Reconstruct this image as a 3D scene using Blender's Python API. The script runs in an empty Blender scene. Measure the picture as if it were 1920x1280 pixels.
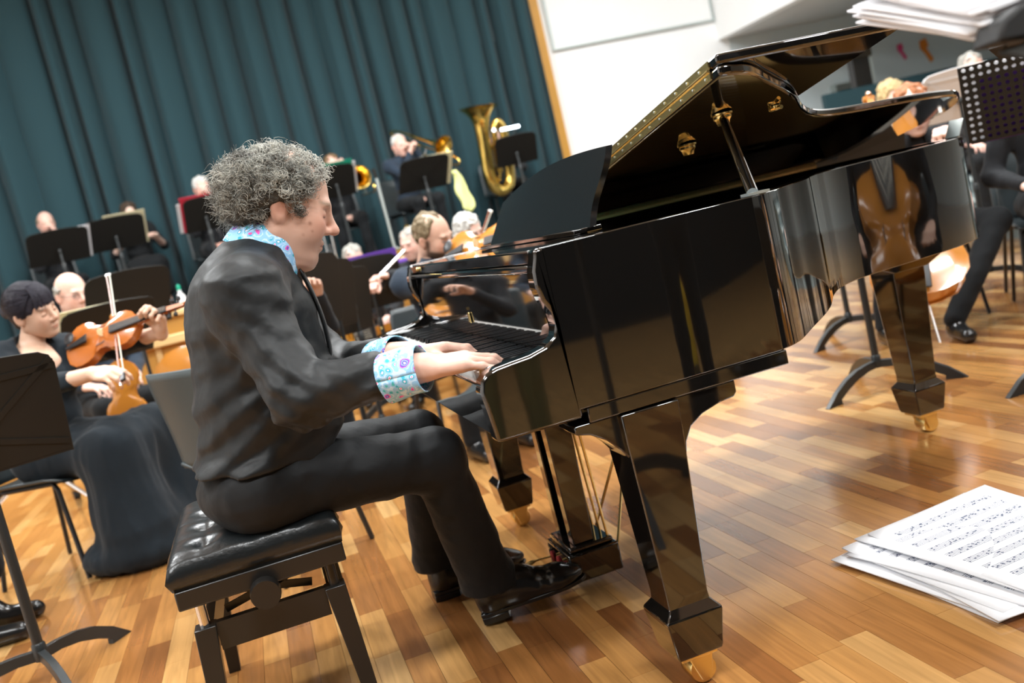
import bpy, bmesh, math, random
import numpy as np
from mathutils import Vector, Matrix, Euler

random.seed(7)
rng = np.random.default_rng(7)
scene = bpy.context.scene
COL = scene.collection

# ------------------------------------------------------------------ camera
FPX, ROLL, PITCH, YAW = 1758.9, math.radians(13.257), math.radians(6.915), math.radians(14.601)
CAM = np.array([-.376, -1.721, 1.031])
_hd = np.array([math.sin(YAW), math.cos(YAW), 0.]); _r0 = np.array([math.cos(YAW), -math.sin(YAW), 0.])
FW = _hd * math.cos(PITCH) + np.array([0, 0, -math.sin(PITCH)]); _u0 = np.cross(_r0, FW)
RT = math.cos(ROLL) * _r0 - math.sin(ROLL) * _u0
UP = math.sin(ROLL) * _r0 + math.cos(ROLL) * _u0
cd = bpy.data.cameras.new('camera'); cam = bpy.data.objects.new('camera', cd); COL.objects.link(cam)
cd.sensor_width = 36.; cd.lens = FPX * 36. / 1920.; cd.clip_start = .05; cd.clip_end = 60
cam.matrix_world = Matrix(((RT[0], UP[0], -FW[0], CAM[0]), (RT[1], UP[1], -FW[1], CAM[1]), (RT[2], UP[2], -FW[2], CAM[2]), (0, 0, 0, 1)))
cd.dof.use_dof = True; cd.dof.focus_distance = 2.12; cd.dof.aperture_fstop = 2.8
scene.camera = cam

def _ray(x, y):
    d = FW * FPX + RT * (x - 960) - UP * (y - 640); return d / np.linalg.norm(d)
def at_z(x, y, z): d = _ray(x, y); return CAM + d * (z - CAM[2]) / d[2]
def at_y(x, y, Y): d = _ray(x, y); return CAM + d * (Y - CAM[1]) / d[1]
def at_d(x, y, D): d = _ray(x, y); return CAM + d * D / (d @ FW)

# ------------------------------------------------------------------ world, lights, exposure
w = bpy.data.worlds.new('world'); scene.world = w; w.use_nodes = True
w.node_tree.nodes['Background'].inputs[0].default_value = (.8, .9, 1, 1)
w.node_tree.nodes['Background'].inputs[1].default_value = .15
scene.view_settings.view_transform = 'Standard'; scene.view_settings.look = 'None'
scene.view_settings.exposure = 0.55; scene.view_settings.gamma = 1.0; scene.view_settings.use_curve_mapping = False
LIGHTS = [(-3.2, -2.2), (0.2, -2.6), (3.4, -2.2), (-3.2, 1.4), (.3, 1.6), (3.4, 1.4), (-3.2, 4.8), (0.2, 4.8), (3.4, 4.8)]
LPOW = 100
for i, (x, y) in enumerate(LIGHTS):
    ld = bpy.data.lights.new('ceiling_lamp', 'AREA'); ld.shape = 'RECTANGLE'; ld.size = 1.5; ld.size_y = .6
    ld.energy = LPOW*(1.55 if y < -1 else 1.75 if y > 3 else 1.); ld.color = (.95, .985, 1.)
    lo = bpy.data.objects.new('ceiling_lamp', ld); COL.objects.link(lo); lo.location = (x, y, 4.86)
for (x, y) in [(7.2, 1.0), (7.2, 4.5)]:
    ld = bpy.data.lights.new('ceiling_lamp', 'AREA'); ld.shape = 'RECTANGLE'; ld.size = 1.2; ld.size_y = .6
    ld.energy = 34; ld.color = (.95, 1., 1.)
    lo = bpy.data.objects.new('ceiling_lamp', ld); COL.objects.link(lo); lo.location = (x, y, 2.44)

# ------------------------------------------------------------------ helpers
def tag(o, label=None, cat=None, group=None, kind=None):
    if label: o['label'] = label
    if cat: o['category'] = cat
    if group: o['group'] = group
    if kind: o['kind'] = kind
    return o
def root(name, loc, rz=0, label=None, cat=None, group=None):
    o = bpy.data.objects.new(name, None); COL.objects.link(o); o.empty_display_size = .1
    o.location = loc; o.rotation_euler = (0, 0, rz); return tag(o, label, cat, group)
def obj(name, me, mats, parent=None):
    o = bpy.data.objects.new(name, me); COL.objects.link(o)
    for m in (mats if isinstance(mats, (list, tuple)) else [mats]):
        if m is not None and len(me.materials) < (len(mats) if isinstance(mats, (list, tuple)) else 1): me.materials.append(m)
    if parent: o.parent = parent
    return o
def struct(name, me, m, parent=None):
    o = obj(name, me, m, parent); o['kind'] = 'structure'; return o
def shade(me, ang=35):
    if len(me.polygons):
        me.polygons.foreach_set('use_smooth', np.ones(len(me.polygons), bool))
        try: me.set_sharp_from_angle(angle=math.radians(ang))
        except Exception: pass
    return me
def copy_tree(o, parent=None):
    c = o.copy(); COL.objects.link(c)
    if parent: c.parent = parent
    for ch in list(o.children): copy_tree(ch, c)
    return c

class MB:
    """collects geometry for ONE mesh"""
    def __init__(s): s.v = []; s.f = []; s.mi = []; s.cur = 0; s.n = 0
    def add(s, V, F):
        V = np.asarray(V, float).reshape(-1, 3); s.v.append(V)
        for f in F: s.f.append(tuple(i + s.n for i in f)); s.mi.append(s.cur)
        s.n += len(V); return s
    def mat(s, i): s.cur = i; return s
    def box(s, lo, hi, M=None):
        x0, y0, z0 = lo; x1, y1, z1 = hi
        V = np.array([(x0,y0,z0),(x1,y0,z0),(x1,y1,z0),(x0,y1,z0),(x0,y0,z1),(x1,y0,z1),(x1,y1,z1),(x0,y1,z1)], float)
        if M is not None: V = (np.asarray(M)[:3, :3] @ V.T).T + np.asarray(M)[:3, 3]
        return s.add(V, [(0,3,2,1),(4,5,6,7),(0,1,5,4),(1,2,6,5),(2,3,7,6),(3,0,4,7)])
    def bar(s, a, b, w, h, upv=(0, 0, 1), w2=None, h2=None):
        a = np.asarray(a, float); b = np.asarray(b, float); d = b - a; d /= np.linalg.norm(d)
        u = np.asarray(upv, float); r = np.cross(d, u)
        if np.linalg.norm(r) < 1e-6: r = np.cross(d, (1, 0, 0))
        r /= np.linalg.norm(r); u = np.cross(r, d); w2 = w if w2 is None else w2; h2 = h if h2 is None else h2
        V = [a-r*w/2-u*h/2, a+r*w/2-u*h/2, a+r*w/2+u*h/2, a-r*w/2+u*h/2, b-r*w2/2-u*h2/2, b+r*w2/2-u*h2/2, b+r*w2/2+u*h2/2, b-r*w2/2+u*h2/2]
        return s.add(V, [(0,1,2,3),(7,6,5,4),(0,4,5,1),(1,5,6,2),(2,6,7,3),(3,7,4,0)])
    def tube(s, pts, r, n=8, cap=True, closed=False, flat=None):
        P = np.asarray(pts, float); m = len(P); rr = np.broadcast_to(np.asarray(r, float), (m,))
        T = np.roll(P, -1, 0) - np.roll(P, 1, 0) if closed else np.gradient(P, axis=0)
        T /= np.linalg.norm(T, axis=1)[:, None] + 1e-12
        u = np.array((0, 0, 1.)) if abs(T[0][2]) < .9 else np.array((1., 0, 0)); V = []
        for i in range(m):
            u = u - T[i] * (u @ T[i]); u /= np.linalg.norm(u) + 1e-12; vv = np.cross(T[i], u)
            for k in range(n):
                a = 2 * math.pi * k / n; V.append(P[i] + rr[i] * (math.cos(a) * u * (flat or 1) + math.sin(a) * vv))
        F = []
        for i in range(m if closed else m - 1):
            j = (i + 1) % m
            for k in range(n): F.append((i*n+k, i*n+(k+1) % n, j*n+(k+1) % n, j*n+k))
        if cap and not closed: F.append(tuple(range(n-1, -1, -1))); F.append(tuple((m-1)*n+k for k in range(n)))
        return s.add(V, F)
    def lathe(s, prof, n=20, o=(0, 0, 0), ax=(0, 0, 1), cap=True):
        o = np.asarray(o, float); ax = np.asarray(ax, float); ax /= np.linalg.norm(ax)
        u = np.cross(ax, (1, 0, 0) if abs(ax[0]) < .9 else (0, 1, 0)); u /= np.linalg.norm(u); vv = np.cross(ax, u); V = []
        for r, z in prof:
            for k in range(n):
                a = 2 * math.pi * k / n; V.append(o + ax * z + r * (math.cos(a) * u + math.sin(a) * vv))
        F = []; m = len(prof)
        for i in range(m - 1):
            for k in range(n): F.append((i*n+k, i*n+(k+1) % n, (i+1)*n+(k+1) % n, (i+1)*n+k))
        if cap: F.append(tuple(range(n-1, -1, -1))); F.append(tuple((m-1)*n+k for k in range(n)))
        return s.add(V, F)
    def prism(s, poly, z0, z1, fn=None):
        """poly (u,v) extruded from z0 to z1; fn maps (u,v,w)->xyz"""
        n = len(poly); fn = fn or (lambda u, v, w: (u, v, w))
        V = [fn(u, v, z0) for u, v in poly] + [fn(u, v, z1) for u, v in poly]
        return s.add(V, [tuple(range(n-1, -1, -1)), tuple(range(n, 2*n))] + [(i, (i+1) % n, n+(i+1) % n, n+i) for i in range(n)])
    def sphere(s, c, r, n=10):
        r = np.broadcast_to(np.asarray(r, float), (3,)); V = []; m = n // 2 + 1
        for i in range(m):
            t = math.pi * i / (m - 1)
            for k in range(n): a = 2*math.pi*k/n; V.append((c[0]+r[0]*math.sin(t)*math.cos(a), c[1]+r[1]*math.sin(t)*math.sin(a), c[2]+r[2]*math.cos(t)))
        return s.add(V, [(i*n+k, (i+1)*n+k, (i+1)*n+(k+1) % n, i*n+(k+1) % n) for i in range(m-1) for k in range(n)])
    def grid(s, fn, nu, nv, closed_u=False):
        V = [fn(i / (nu - 1), j / (nv - 1)) for j in range(nv) for i in range(nu)]
        return s.add(V, [(j*nu+i, j*nu+i+1, (j+1)*nu+i+1, (j+1)*nu+i) for j in range(nv-1) for i in range(nu-1)])
    def mesh(s, name='m', ang=35, smooth=True):
        me = bpy.data.meshes.new(name); V = np.concatenate(s.v) if s.v else np.zeros((0, 3))
        me.from_pydata(V.tolist(), [], s.f)
        if any(s.mi): me.polygons.foreach_set('material_index', s.mi)
        bm = bmesh.new(); bm.from_mesh(me); bmesh.ops.recalc_face_normals(bm, faces=bm.faces); bm.to_mesh(me); bm.free()
        me.update()
        return shade(me, ang) if smooth else me
    def build(s, name, mats, parent=None, ang=35, bevel=0, smooth=True):
        o = obj(name, s.mesh(name, ang, smooth), mats, parent)
        if bevel:
            b = o.modifiers.new('bevel', 'BEVEL'); b.width = bevel; b.segments = 2; b.limit_method = 'ANGLE'; b.angle_limit = math.radians(40)
        return o

def spline(pts, n=8, closed=False):
    P = [np.asarray(p, float) for p in pts]; out = []; m = len(P)
    for i in range(m if closed else m - 1):
        p0 = P[(i-1) % m] if (closed or i > 0) else P[i]; p1 = P[i]; p2 = P[(i+1) % m]
        p3 = P[(i+2) % m] if (closed or i < m-2) else P[i+1]
        for k in range(n):
            t = k / n; out.append(.5*((2*p1)+(-p0+p2)*t+(2*p0-5*p1+4*p2-p3)*t*t+(-p0+3*p1-3*p2+p3)*t**3))
    if not closed: out.append(P[-1])
    return np.array(out)
def frame(o, x, z):
    """4x4 with x axis along x and z close to z"""
    x = np.asarray(x, float); x = x/np.linalg.norm(x); z = np.asarray(z, float); y = np.cross(z, x); y /= np.linalg.norm(y); z = np.cross(x, y)
    M = np.eye(4); M[:3, 0] = x; M[:3, 1] = y; M[:3, 2] = z; M[:3, 3] = o; return M
def xf(M, P): P = np.asarray(P, float); return (M[:3, :3] @ P.T).T + M[:3, 3]

# ------------------------------------------------------------------ materials
def pm(name, col, rough=.5, metal=0., spec=.5, coat=0., sheen=0., var=None, bump=None, wave=None, trans=0., alpha=None, emit=None):
    m = bpy.data.materials.new(name); m.use_nodes = True; nt = m.node_tree; N = nt.nodes; L = nt.links
    b = N['Principled BSDF']; b.inputs['Base Color'].default_value = (*col, 1); b.inputs['Roughness'].default_value = rough
    b.inputs['Metallic'].default_value = metal; b.inputs['Specular IOR Level'].default_value = spec
    b.inputs['Coat Weight'].default_value = coat; b.inputs['Coat Roughness'].default_value = .03; b.inputs['Sheen Weight'].default_value = sheen
    b.inputs['Transmission Weight'].default_value = trans
    if emit: b.inputs['Emission Color'].default_value = (*emit[0], 1); b.inputs['Emission Strength'].default_value = emit[1]
    tc = N.new('ShaderNodeTexCoord')
    if var:                                   # (scale, amount) value variation
        nz = N.new('ShaderNodeTexNoise'); nz.inputs['Scale'].default_value = var[0]; nz.inputs['Detail'].default_value = 5
        L.new(tc.outputs['Object'], nz.inputs['Vector'])
        mx = N.new('ShaderNodeMix'); mx.data_type = 'RGBA'; mx.blend_type = 'MIX'
        mx.inputs[6].default_value = (*[c*(1-var[1]) for c in col], 1); mx.inputs[7].default_value = (*[min(1, c*(1+var[1])) for c in col], 1)
        L.new(nz.outputs['Fac'], mx.inputs['Factor']); L.new(mx.outputs[2], b.inputs['Base Color'])
    if bump:                                  # (scale, strength, distance)
        nb = N.new('ShaderNodeTexNoise'); nb.inputs['Scale'].default_value = bump[0]; nb.inputs['Detail'].default_value = 3
        L.new(tc.outputs['Object'], nb.inputs['Vector'])
        bp = N.new('ShaderNodeBump'); bp.inputs['Strength'].default_value = bump[1]; bp.inputs['Distance'].default_value = bump[2]
        L.new(nb.outputs['Fac'], bp.inputs['Height']); L.new(bp.outputs['Normal'], b.inputs['Normal'])
    return m
def attr_mat(name, rough=.5, spec=.4, sss=0., bump=None):
    m = pm(name, (.5, .5, .5), rough, spec=spec, bump=bump); nt = m.node_tree
    a = nt.nodes.new('ShaderNodeAttribute'); a.attribute_name = 'Col'
    nt.links.new(a.outputs['Color'], nt.nodes['Principled BSDF'].inputs['Base Color'])
    if sss:
        b = nt.nodes['Principled BSDF']; b.inputs['Subsurface Weight'].default_value = sss; b.inputs['Subsurface Radius'].default_value = (1., .35, .2); b.inputs['Subsurface Scale'].default_value = .006
    return m
def floor_mat(name, use_attr):
    m = bpy.data.materials.new(name); m.use_nodes = True; nt = m.node_tree; N = nt.nodes; L = nt.links; b = N['Principled BSDF']
    if use_attr: s = N.new('ShaderNodeAttribute'); s.attribute_name = 'tone'; src = s.outputs['Fac']
    else: s = N.new('ShaderNodeObjectInfo'); src = s.outputs['Random']
    r = N.new('ShaderNodeValToRGB'); L.new(src, r.inputs['Fac']); e = r.color_ramp.elements
    cs = [(0, (.23, .088, .026)), (.2, (.31, .128, .036)), (.42, (.39, .175, .050)), (.62, (.44, .212, .062)), (.82, (.50, .265, .088)), (1, (.57, .335, .13))]
    e[0].position = 0; e[0].color = (*cs[0][1], 1); e[1].position = 1; e[1].color = (*cs[-1][1], 1)
    for p, c in cs[1:-1]: q = e.new(p); q.color = (*c, 1)
    g = N.new('ShaderNodeNewGeometry'); mp = N.new('ShaderNodeMapping'); mp.inputs['Scale'].default_value = (55, 3.2, 1); L.new(g.outputs['Position'], mp.inputs['Vector'])
    nz = N.new('ShaderNodeTexNoise'); nz.inputs['Scale'].default_value = 1; nz.inputs['Detail'].default_value = 6; nz.inputs['Distortion'].default_value = .7; L.new(mp.outputs['Vector'], nz.inputs['Vector'])
    mr = N.new('ShaderNodeMapRange'); mr.inputs[1].default_value = .3; mr.inputs[2].default_value = .7; mr.inputs[3].default_value = .78; mr.inputs[4].default_value = 1.12; L.new(nz.outputs['Fac'], mr.inputs[0])
    mx = N.new('ShaderNodeMix'); mx.data_type = 'RGBA'; mx.blend_type = 'MULTIPLY'; mx.inputs['Factor'].default_value = 1
    L.new(r.outputs['Color'], mx.inputs[6]); L.new(mr.outputs[0], mx.inputs[7]); L.new(mx.outputs[2], b.inputs['Base Color'])
    n2 = N.new('ShaderNodeTexNoise'); n2.inputs['Scale'].default_value = 2.2; L.new(g.outputs['Position'], n2.inputs['Vector'])
    m2 = N.new('ShaderNodeMapRange'); m2.inputs[3].default_value = .12; m2.inputs[4].default_value = .22; L.new(n2.outputs['Fac'], m2.inputs[0]); L.new(m2.outputs[0], b.inputs['Roughness'])
    b.inputs['Specular IOR Level'].default_value = .6; b.inputs['Coat Weight'].default_value = .55; b.inputs['Coat Roughness'].default_value = .13
    return m

M = {}
M['black'] = pm('piano_lacquer', (.004, .0035, .003), .05, spec=.6, coat=1.)
M['black_satin'] = pm('satin_black', (.012, .011, .010), .3, spec=.5)
M['brass'] = pm('brass', (.86, .66, .28), .27, 1., var=(30, .12))
M['gold'] = pm('lacquered_brass', (.85, .60, .16), .16, 1., var=(25, .1))
M['silver'] = pm('silver_plate', (.85, .86, .88), .16, 1.)
M['chrome'] = pm('chrome', (.7, .71, .73), .15, 1.)
M['ivory'] = pm('key_white', (.82, .81, .77), .2, spec=.5)
M['ebony'] = pm('key_black', (.012, .012, .013), .25)
M['felt'] = pm('red_felt', (.35, .02, .02), .9)
M['plate'] = pm('bronzed_iron', (.62, .38, .13), .45, .15)
M['desklac'] = pm('satin_lacquer', (.006, .006, .006), .22, spec=.5, bump=(90, .05, .001))
M['sound'] = pm('spruce', (.55, .32, .13), .45, var=(12, .15))
M['wire'] = pm('piano_wire', (.6, .55, .45), .3, 1.)
M['wall'] = pm('white_paint', (.93, .95, .95), .75, var=(3, .02))
M['wall_grey'] = pm('pale_grey_paint', (.66, .74, .76), .8, var=(2, .04))
M['ceil'] = pm('ceiling_paint', (.78, .78, .77), .85)
M['soffit'] = pm('soffit_paint', (.62, .62, .60), .85, var=(1.5, .05))
M['board'] = pm('whiteboard_enamel', (.88, .90, .90), .25)
M['alu'] = pm('aluminium', (.5, .56, .55), .4, .8)
M['jamb'] = pm('varnished_pine', (.60, .30, .045), .4, var=(6, .12))
M['stagewood'] = pm('stage_oak', (.50, .26, .055), .42, var=(4, .15))
M['stagetrim'] = pm('stage_trim_oak', (.66, .45, .20), .4, var=(5, .1))
M['stagefloor'] = pm('stage_boards', (.06, .05, .045), .6)
M['curtain'] = pm('teal_velour', (.022, .053, .063), .85, spec=.12, sheen=.10, bump=(220, .25, .002))
M['carpet'] = pm('grey_carpet', (.17, .21, .21), .95, bump=(150, .5, .004))
M['nosing'] = pm('stair_nosing', (.45, .50, .49), .7)
M['stand'] = pm('stand_black', (.012, .011, .009), .5, spec=.3, bump=(300, .15, .0008))
M['standtube'] = pm('stand_tube', (.018, .021, .022), .38, spec=.45)
M['wall_dark'] = pm('wall_dark_for_gloss', (.012, .014, .016), .9, spec=.1)  # invented dark tone for an unseen wall, keeps the lacquer's reflections black
M['paper'] = pm('paper_white', (.88, .88, .90), .8)
M['paper_y'] = pm('paper_cream', (.80, .74, .50), .8)
M['chair'] = pm('chair_plastic', (.030, .040, .044), .38, spec=.5, bump=(260, .12, .0008))
M['chairgrey'] = pm('chair_plastic_grey', (.058, .078, .084), .4, spec=.5, bump=(260, .12, .0008))
M['tubeblack'] = pm('chair_tube', (.016, .016, .016), .3)
M['leather'] = pm('black_leather', (.008, .010, .011), .3, spec=.55, bump=(55, .35, .004))
M['rubber'] = pm('rubber', (.01, .01, .01), .8)
M['varnish'] = pm('violin_varnish', (.42, .115, .016), .2, coat=.6, var=(9, .35))
M['varnish_o'] = pm('cello_varnish', (.50, .19, .025), .2, coat=.6, var=(6, .25))
M['ebwood'] = pm('ebony_fittings', (.012, .012, .014), .35)
M['maple'] = pm('bridge_maple', (.70, .52, .28), .5)
M['bowstick'] = pm('bow_pernambuco', (.22, .06, .02), .35)
M['bowhair'] = pm('bow_hair', (.80, .78, .66), .6)
M['purple'] = pm('purple_cloth', (.16, .06, .42), .8)
M['green'] = pm('green_folder', (.0, .30, .18), .5)
M['redf'] = pm('red_folder', (.55, .02, .05), .5)
M['yellowcloth'] = pm('yellow_cloth', (.72, .75, .30), .8)
M['orange'] = pm('orange_tag', (.8, .25, .02), .7)
M['pink'] = pm('pink_tag', (.75, .06, .22), .7)
M['bluescreen'] = pm('lamp_diffuser', (.8, .9, 1), .4, emit=((.75, .88, 1), 9))
def translucent(m, k):
    nt = m.node_tree; b = nt.nodes['Principled BSDF']; o = nt.nodes['Material Output']; t = nt.nodes.new('ShaderNodeBsdfTranslucent'); t.inputs['Color'].default_value = b.inputs['Base Color'].default_value
    x = nt.nodes.new('ShaderNodeMixShader'); x.inputs[0].default_value = k; nt.links.new(b.outputs[0], x.inputs[1]); nt.links.new(t.outputs[0], x.inputs[2]); nt.links.new(x.outputs[0], o.inputs['Surface'])
translucent(M['paper'], .35); translucent(M['purple'], .35); translucent(M['paper_y'], .3)
M['stand_pale'] = pm('stand_pale_reflection', (.8, .8, .8), .5)  # reflected light put into the pale colour of one music stand
# ------------------------------------------------------------------ room
X0, X1, Y0, Y1, ZC, XB, ZB = -6.5, 11.5, -5.5, 9.0, 5.2, 5.88, 2.66
fl = struct('floor', MB().box((X0, Y0, -.1), (X1, Y1, -.010)).mesh(), floor_mat('parquet_base', False))
struct('wall_left', MB().box((X0-.1, Y0, -.1), (X0, Y1+.1, ZC)).mesh(), M['wall'])
struct('wall_front', MB().box((X0-.1, Y0-.1, -.1), (X1+.1, Y0, ZC)).mesh(), M['wall_dark'])  # unseen wall behind the camera, coloured dark so the piano mirrors darkness
struct('wall_right', MB().box((X1, Y0, -.1), (X1+.1, Y1+.1, ZC)).mesh(), M['wall_grey'])
struct('wall_back', MB().box((X0-.1, Y1, -.1), (XB+.15, Y1+.1, ZC)).mesh(), M['wall'])
struct('wall_alcove', MB().box((XB+.15, Y1, -.1), (X1+.1, Y1+.1, ZC)).mesh(), M['wall_grey'])
struct('ceiling', MB().box((X0-.1, Y0-.1, ZC), (XB+.2, Y1+.1, ZC+.1)).mesh(), M['ceil'])
struct('wall_bulkhead', MB().box((XB, Y0, ZB), (XB+.15, Y1, ZC)).mesh(), M['wall'])
struct('ceiling_alcove', MB().box((XB+.15, Y0, ZB), (X1, Y1, ZB+.1)).mesh(), M['soffit'])
jb = struct('trim_1', MB().box((3.45, Y1-.16, 0), (3.60, Y1, ZC)).mesh(), M['jamb'])
# parquet: strips along y, the 300 nearest single pieces, the rest joined
PW, GAP = .072, .0009
strips = []
x = X0 + .001
r2 = random.Random(3)
while x < 6.3:
    y = -2.2 - r2.random() * .4
    while y < Y1:
        Lp = r2.choice([.22, .28, .34, .40, .48]); strips.append((x, y, min(Lp, Y1 - y), r2.random())); y += Lp
    x += PW
def _pix(p):
    d = np.array(p) - CAM; z = d @ FW
    return (960 + FPX*(d @ RT)/z, 640 - FPX*(d @ UP)/z, z) if z > .2 else (-9999, 0, z)
def _score(s):
    a = _pix((s[0]+PW/2, s[1]+s[2]/2, 0))
    return a[2] if (-40 < a[0] < 1960 and 440 < a[1] < 1330) else 99 + abs(s[0]) + abs(s[1])
strips.sort(key=_score)
fm1 = floor_mat('parquet_plank', False)
unit = MB().box((GAP/2, 0, -.010), (PW-GAP/2, 1, 0)).mesh('plank', smooth=False); unit.materials.append(fm1)
for (x, y, l, t) in strips[:300]:
    o = bpy.data.objects.new('plank', unit); COL.objects.link(o); o.parent = fl; o.location = (x, y + GAP/2, 0); o.scale = (1, l - GAP, 1)
rest = MB(); tones = []
for (x, y, l, t) in strips[300:]:
    a, b, c, d = x+GAP/2, x+PW-GAP/2, y+GAP/2, y+l-GAP/2
    rest.add([(a,c,-.01),(b,c,-.01),(b,d,-.01),(a,d,-.01),(a,c,0),(b,c,0),(b,d,0),(a,d,0)], [(4,5,6,7),(0,1,5,4),(1,2,6,5),(2,3,7,6),(3,0,4,7)]); tones.append(t)
me = rest.mesh('plank', smooth=False)
at = me.attributes.new('tone', 'FLOAT', 'POINT'); at.data.foreach_set('value', np.repeat(np.array(tones, 'f'), 8))
o = obj('plank', me, floor_mat('parquet_far', True), fl); o['kind'] = 'stuff'

# stage with panelled oak front
SZ, SY = .95, 5.62
stage = struct('stage', MB().box((X0, SY+.05, 0), (3.49, Y1, SZ)).mesh(), M['stagefloor'])
MB().box((X0, SY-.03, SZ-.005), (3.49, SY+.10, SZ+.035)).build('nosing', M['stagetrim'], stage, bevel=.006)
MB().box((X0, SY+.01, SZ-.13), (3.49, SY+.05, SZ-.006)).build('fascia', M['stagewood'], stage)
MB().box((X0, SY-.05, SZ-.20), (3.49, SY+.05, SZ-.131)).build('moulding', M['stagetrim'], stage, bevel=.008)
px_ = X0
while px_ < 3.4:
    e = min(px_ + .9, 3.49)
    MB().box((px_+.004, SY+.012, .12), (e-.004, SY+.05, SZ-.201)).build('panel', M['stagewood'], stage)
    MB().box((px_-.02 if px_ > X0 else px_, SY-.004, .121), (px_+.02, SY+.012, SZ-.202)).build('batten', M['stagetrim'], stage)
    px_ += .9
MB().box((X0, SY-.01, 0), (3.49, SY+.05, .119)).build('plinth', M['stagewood'], stage)

# curtain : deep folds
def curtain(name, xa, xb, yb, z0, z1, label, seed):
    r = random.Random(seed); xs = []; ph = []; x = xa; p = 0.
    n = int((xb-xa)/.012)
    X = np.linspace(xa, xb, n); k = np.zeros(n); amp = np.zeros(n)
    fr = np.interp(X, np.linspace(xa, xb, 40), [r.uniform(2.2, 5.2) for _ in range(40)]); P = np.cumsum(fr*(X[1]-X[0]))*2*math.pi
    A = np.interp(X, np.linspace(xa, xb, 60), [r.uniform(.05, .13) for _ in range(60)])
    rows = []
    for j, t in enumerate(np.linspace(0, 1, 9)):
        d = P + .5*np.sin(X*1.7+t*2.2) + .25*t
        yy = yb - A*(.75+.35*t)*(2.2*np.abs(np.sin(d/2+.5*np.sin(d*.37)))**.55-1.3) + .03*np.sin(X*.9+3*t)
        xx = X + .018*np.cos(d)*(.6+.4*t)
        rows.append(np.stack([xx, yy, np.full(n, z1+(z0-z1)*t)], 1))
    V = np.concatenate(rows); F = [(j*n+i, j*n+i+1, (j+1)*n+i+1, (j+1)*n+i) for j in range(8) for i in range(n-1)]
    c = MB().add(V, F).build(name, M['curtain'], ang=80)
    return tag(c, label, 'curtain')
curtain('stage_curtain', X0+.05, 3.42, Y1-.30, SZ+.04, ZC-.02, 'dark teal velour curtain hanging in deep folds behind the stage', 5)

# whiteboard
wb = root('whiteboard', (3.74, Y1, 2.90), 0, 'large white board in a thin aluminium frame on the wall', 'whiteboard')
MB().box((.0, -.03, .02), (2.10, -.001, 1.25)).build('panel', M['board'], wb)
for lo, hi in (((-.03, -.05, -.005), (2.13, -.001, .02)), ((-.03, -.045, 1.25), (2.13, -.001, 1.275)), ((-.03, -.045, .02), (0, -.001, 1.25)), ((2.10, -.045, .02), (2.13, -.001, 1.25))):
    MB().box(lo, hi).build('frame', M['alu'], wb)

# tiered grey steps on the right
tr = struct('floor_tiers', MB().box((7.0, 3.0, 0), (9.9, 8.9, .60)).mesh(), M['carpet'])
for i in range(3):
    MB().box((5.5+i*.5, 3.0, 0), (6.0+i*.5-.0005, 8.9, .15*(i+1))).build('step', M['carpet'], tr)
    MB().box((5.48+i*.5, 3.0, .15*(i+1)-.03), (5.55+i*.5, 8.9, .15*(i+1)+.004)).build('nosing', M['nosing'], tr)
MB().box((6.98, 3.0, .57), (7.05, 8.9, .604)).build('nosing', M['nosing'], tr)
# ------------------------------------------------------------------ grand piano
PWD = 1.48; ZT, ZR = .976, .65
pn = root('grand_piano', (0, 0, 0), 0, 'glossy black grand piano with its lid half raised', 'piano')
K, BR = M['black'], M['brass']
rim_pts = [(.63, 0), (.70, .035), (.80, .135), (.90, .235), (.99, .335), (1.09, .465), (1.18, .56), (1.28, .62), (1.40, .65), (1.55, .672), (1.70, .70), (1.83, .755), (1.925, .86), (1.975, 1.0), (1.985, 1.17), (1.965, 1.33), (1.90, 1.44), (1.82, 1.48)]
curve = spline(rim_pts, 5)
outer = [(.17, 0.), (.40, 0.)] + [tuple(p) for p in curve] + [(1.0, PWD), (.17, PWD)]
def offset(P, d):
    P = np.array(P); T = np.gradient(P, axis=0); T /= np.linalg.norm(T, axis=1)[:, None]
    return P + d*np.stack([-T[:, 1], T[:, 0]], 1)
inner = offset(outer, .045)
inner[0] = (.17, .045); inner[-1] = (.17, PWD-.045)
outer = np.array(outer); nO = len(outer)
V = np.concatenate([np.c_[outer, np.full(nO, ZR)], np.c_[outer, np.full(nO, ZT)], np.c_[inner, np.full(nO, ZR)], np.c_[inner, np.full(nO, ZT)]])
F = []
for i in range(nO-1):
    j = i+1
    F += [(i, j, nO+j, nO+i), (2*nO+j, 2*nO+i, 3*nO+i, 3*nO+j), (nO+i, nO+j, 3*nO+j, 3*nO+i), (j, i, 2*nO+i, 2*nO+j)]
F += [(0, nO, 3*nO, 2*nO), (nO-1, 3*nO-1, 4*nO-1, 2*nO-1)]
rim = MB().add(V, F).build('rim', K, pn, bevel=.004, ang=30)
# arms (cheeks)
prof = [(0.0, .632), (-.006, .70), (-.010, .735), (-.004, .755), (.010, .768), (.03, .774), (.06, .777), (.10, .780), (.135, .788), (.158, .802), (.166, .825), (.163, .85), (.150, .875), (.143, .905), (.145, .935), (.153, .958), (.157, .976), (.18, .976), (.18, .632)]
for y0 in (0., PWD-.05):
    MB().prism(prof, y0, y0+.05, lambda u, v, w: (u, w, v)).build('cheek', K, pn, bevel=.007, ang=45)
MB().box((.02, .0505, .632), (.645, PWD-.0505, .70)).build('keybed', K, pn)
MB().box((.19, 0.002, .618), (.645, PWD-.002, .6495)).build('bottom_rail', K, pn, bevel=.003)
MB().box((.002, .0505, .640), (.0195, PWD-.0505, .742)).build('key_slip', K, pn, bevel=.003)
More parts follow.
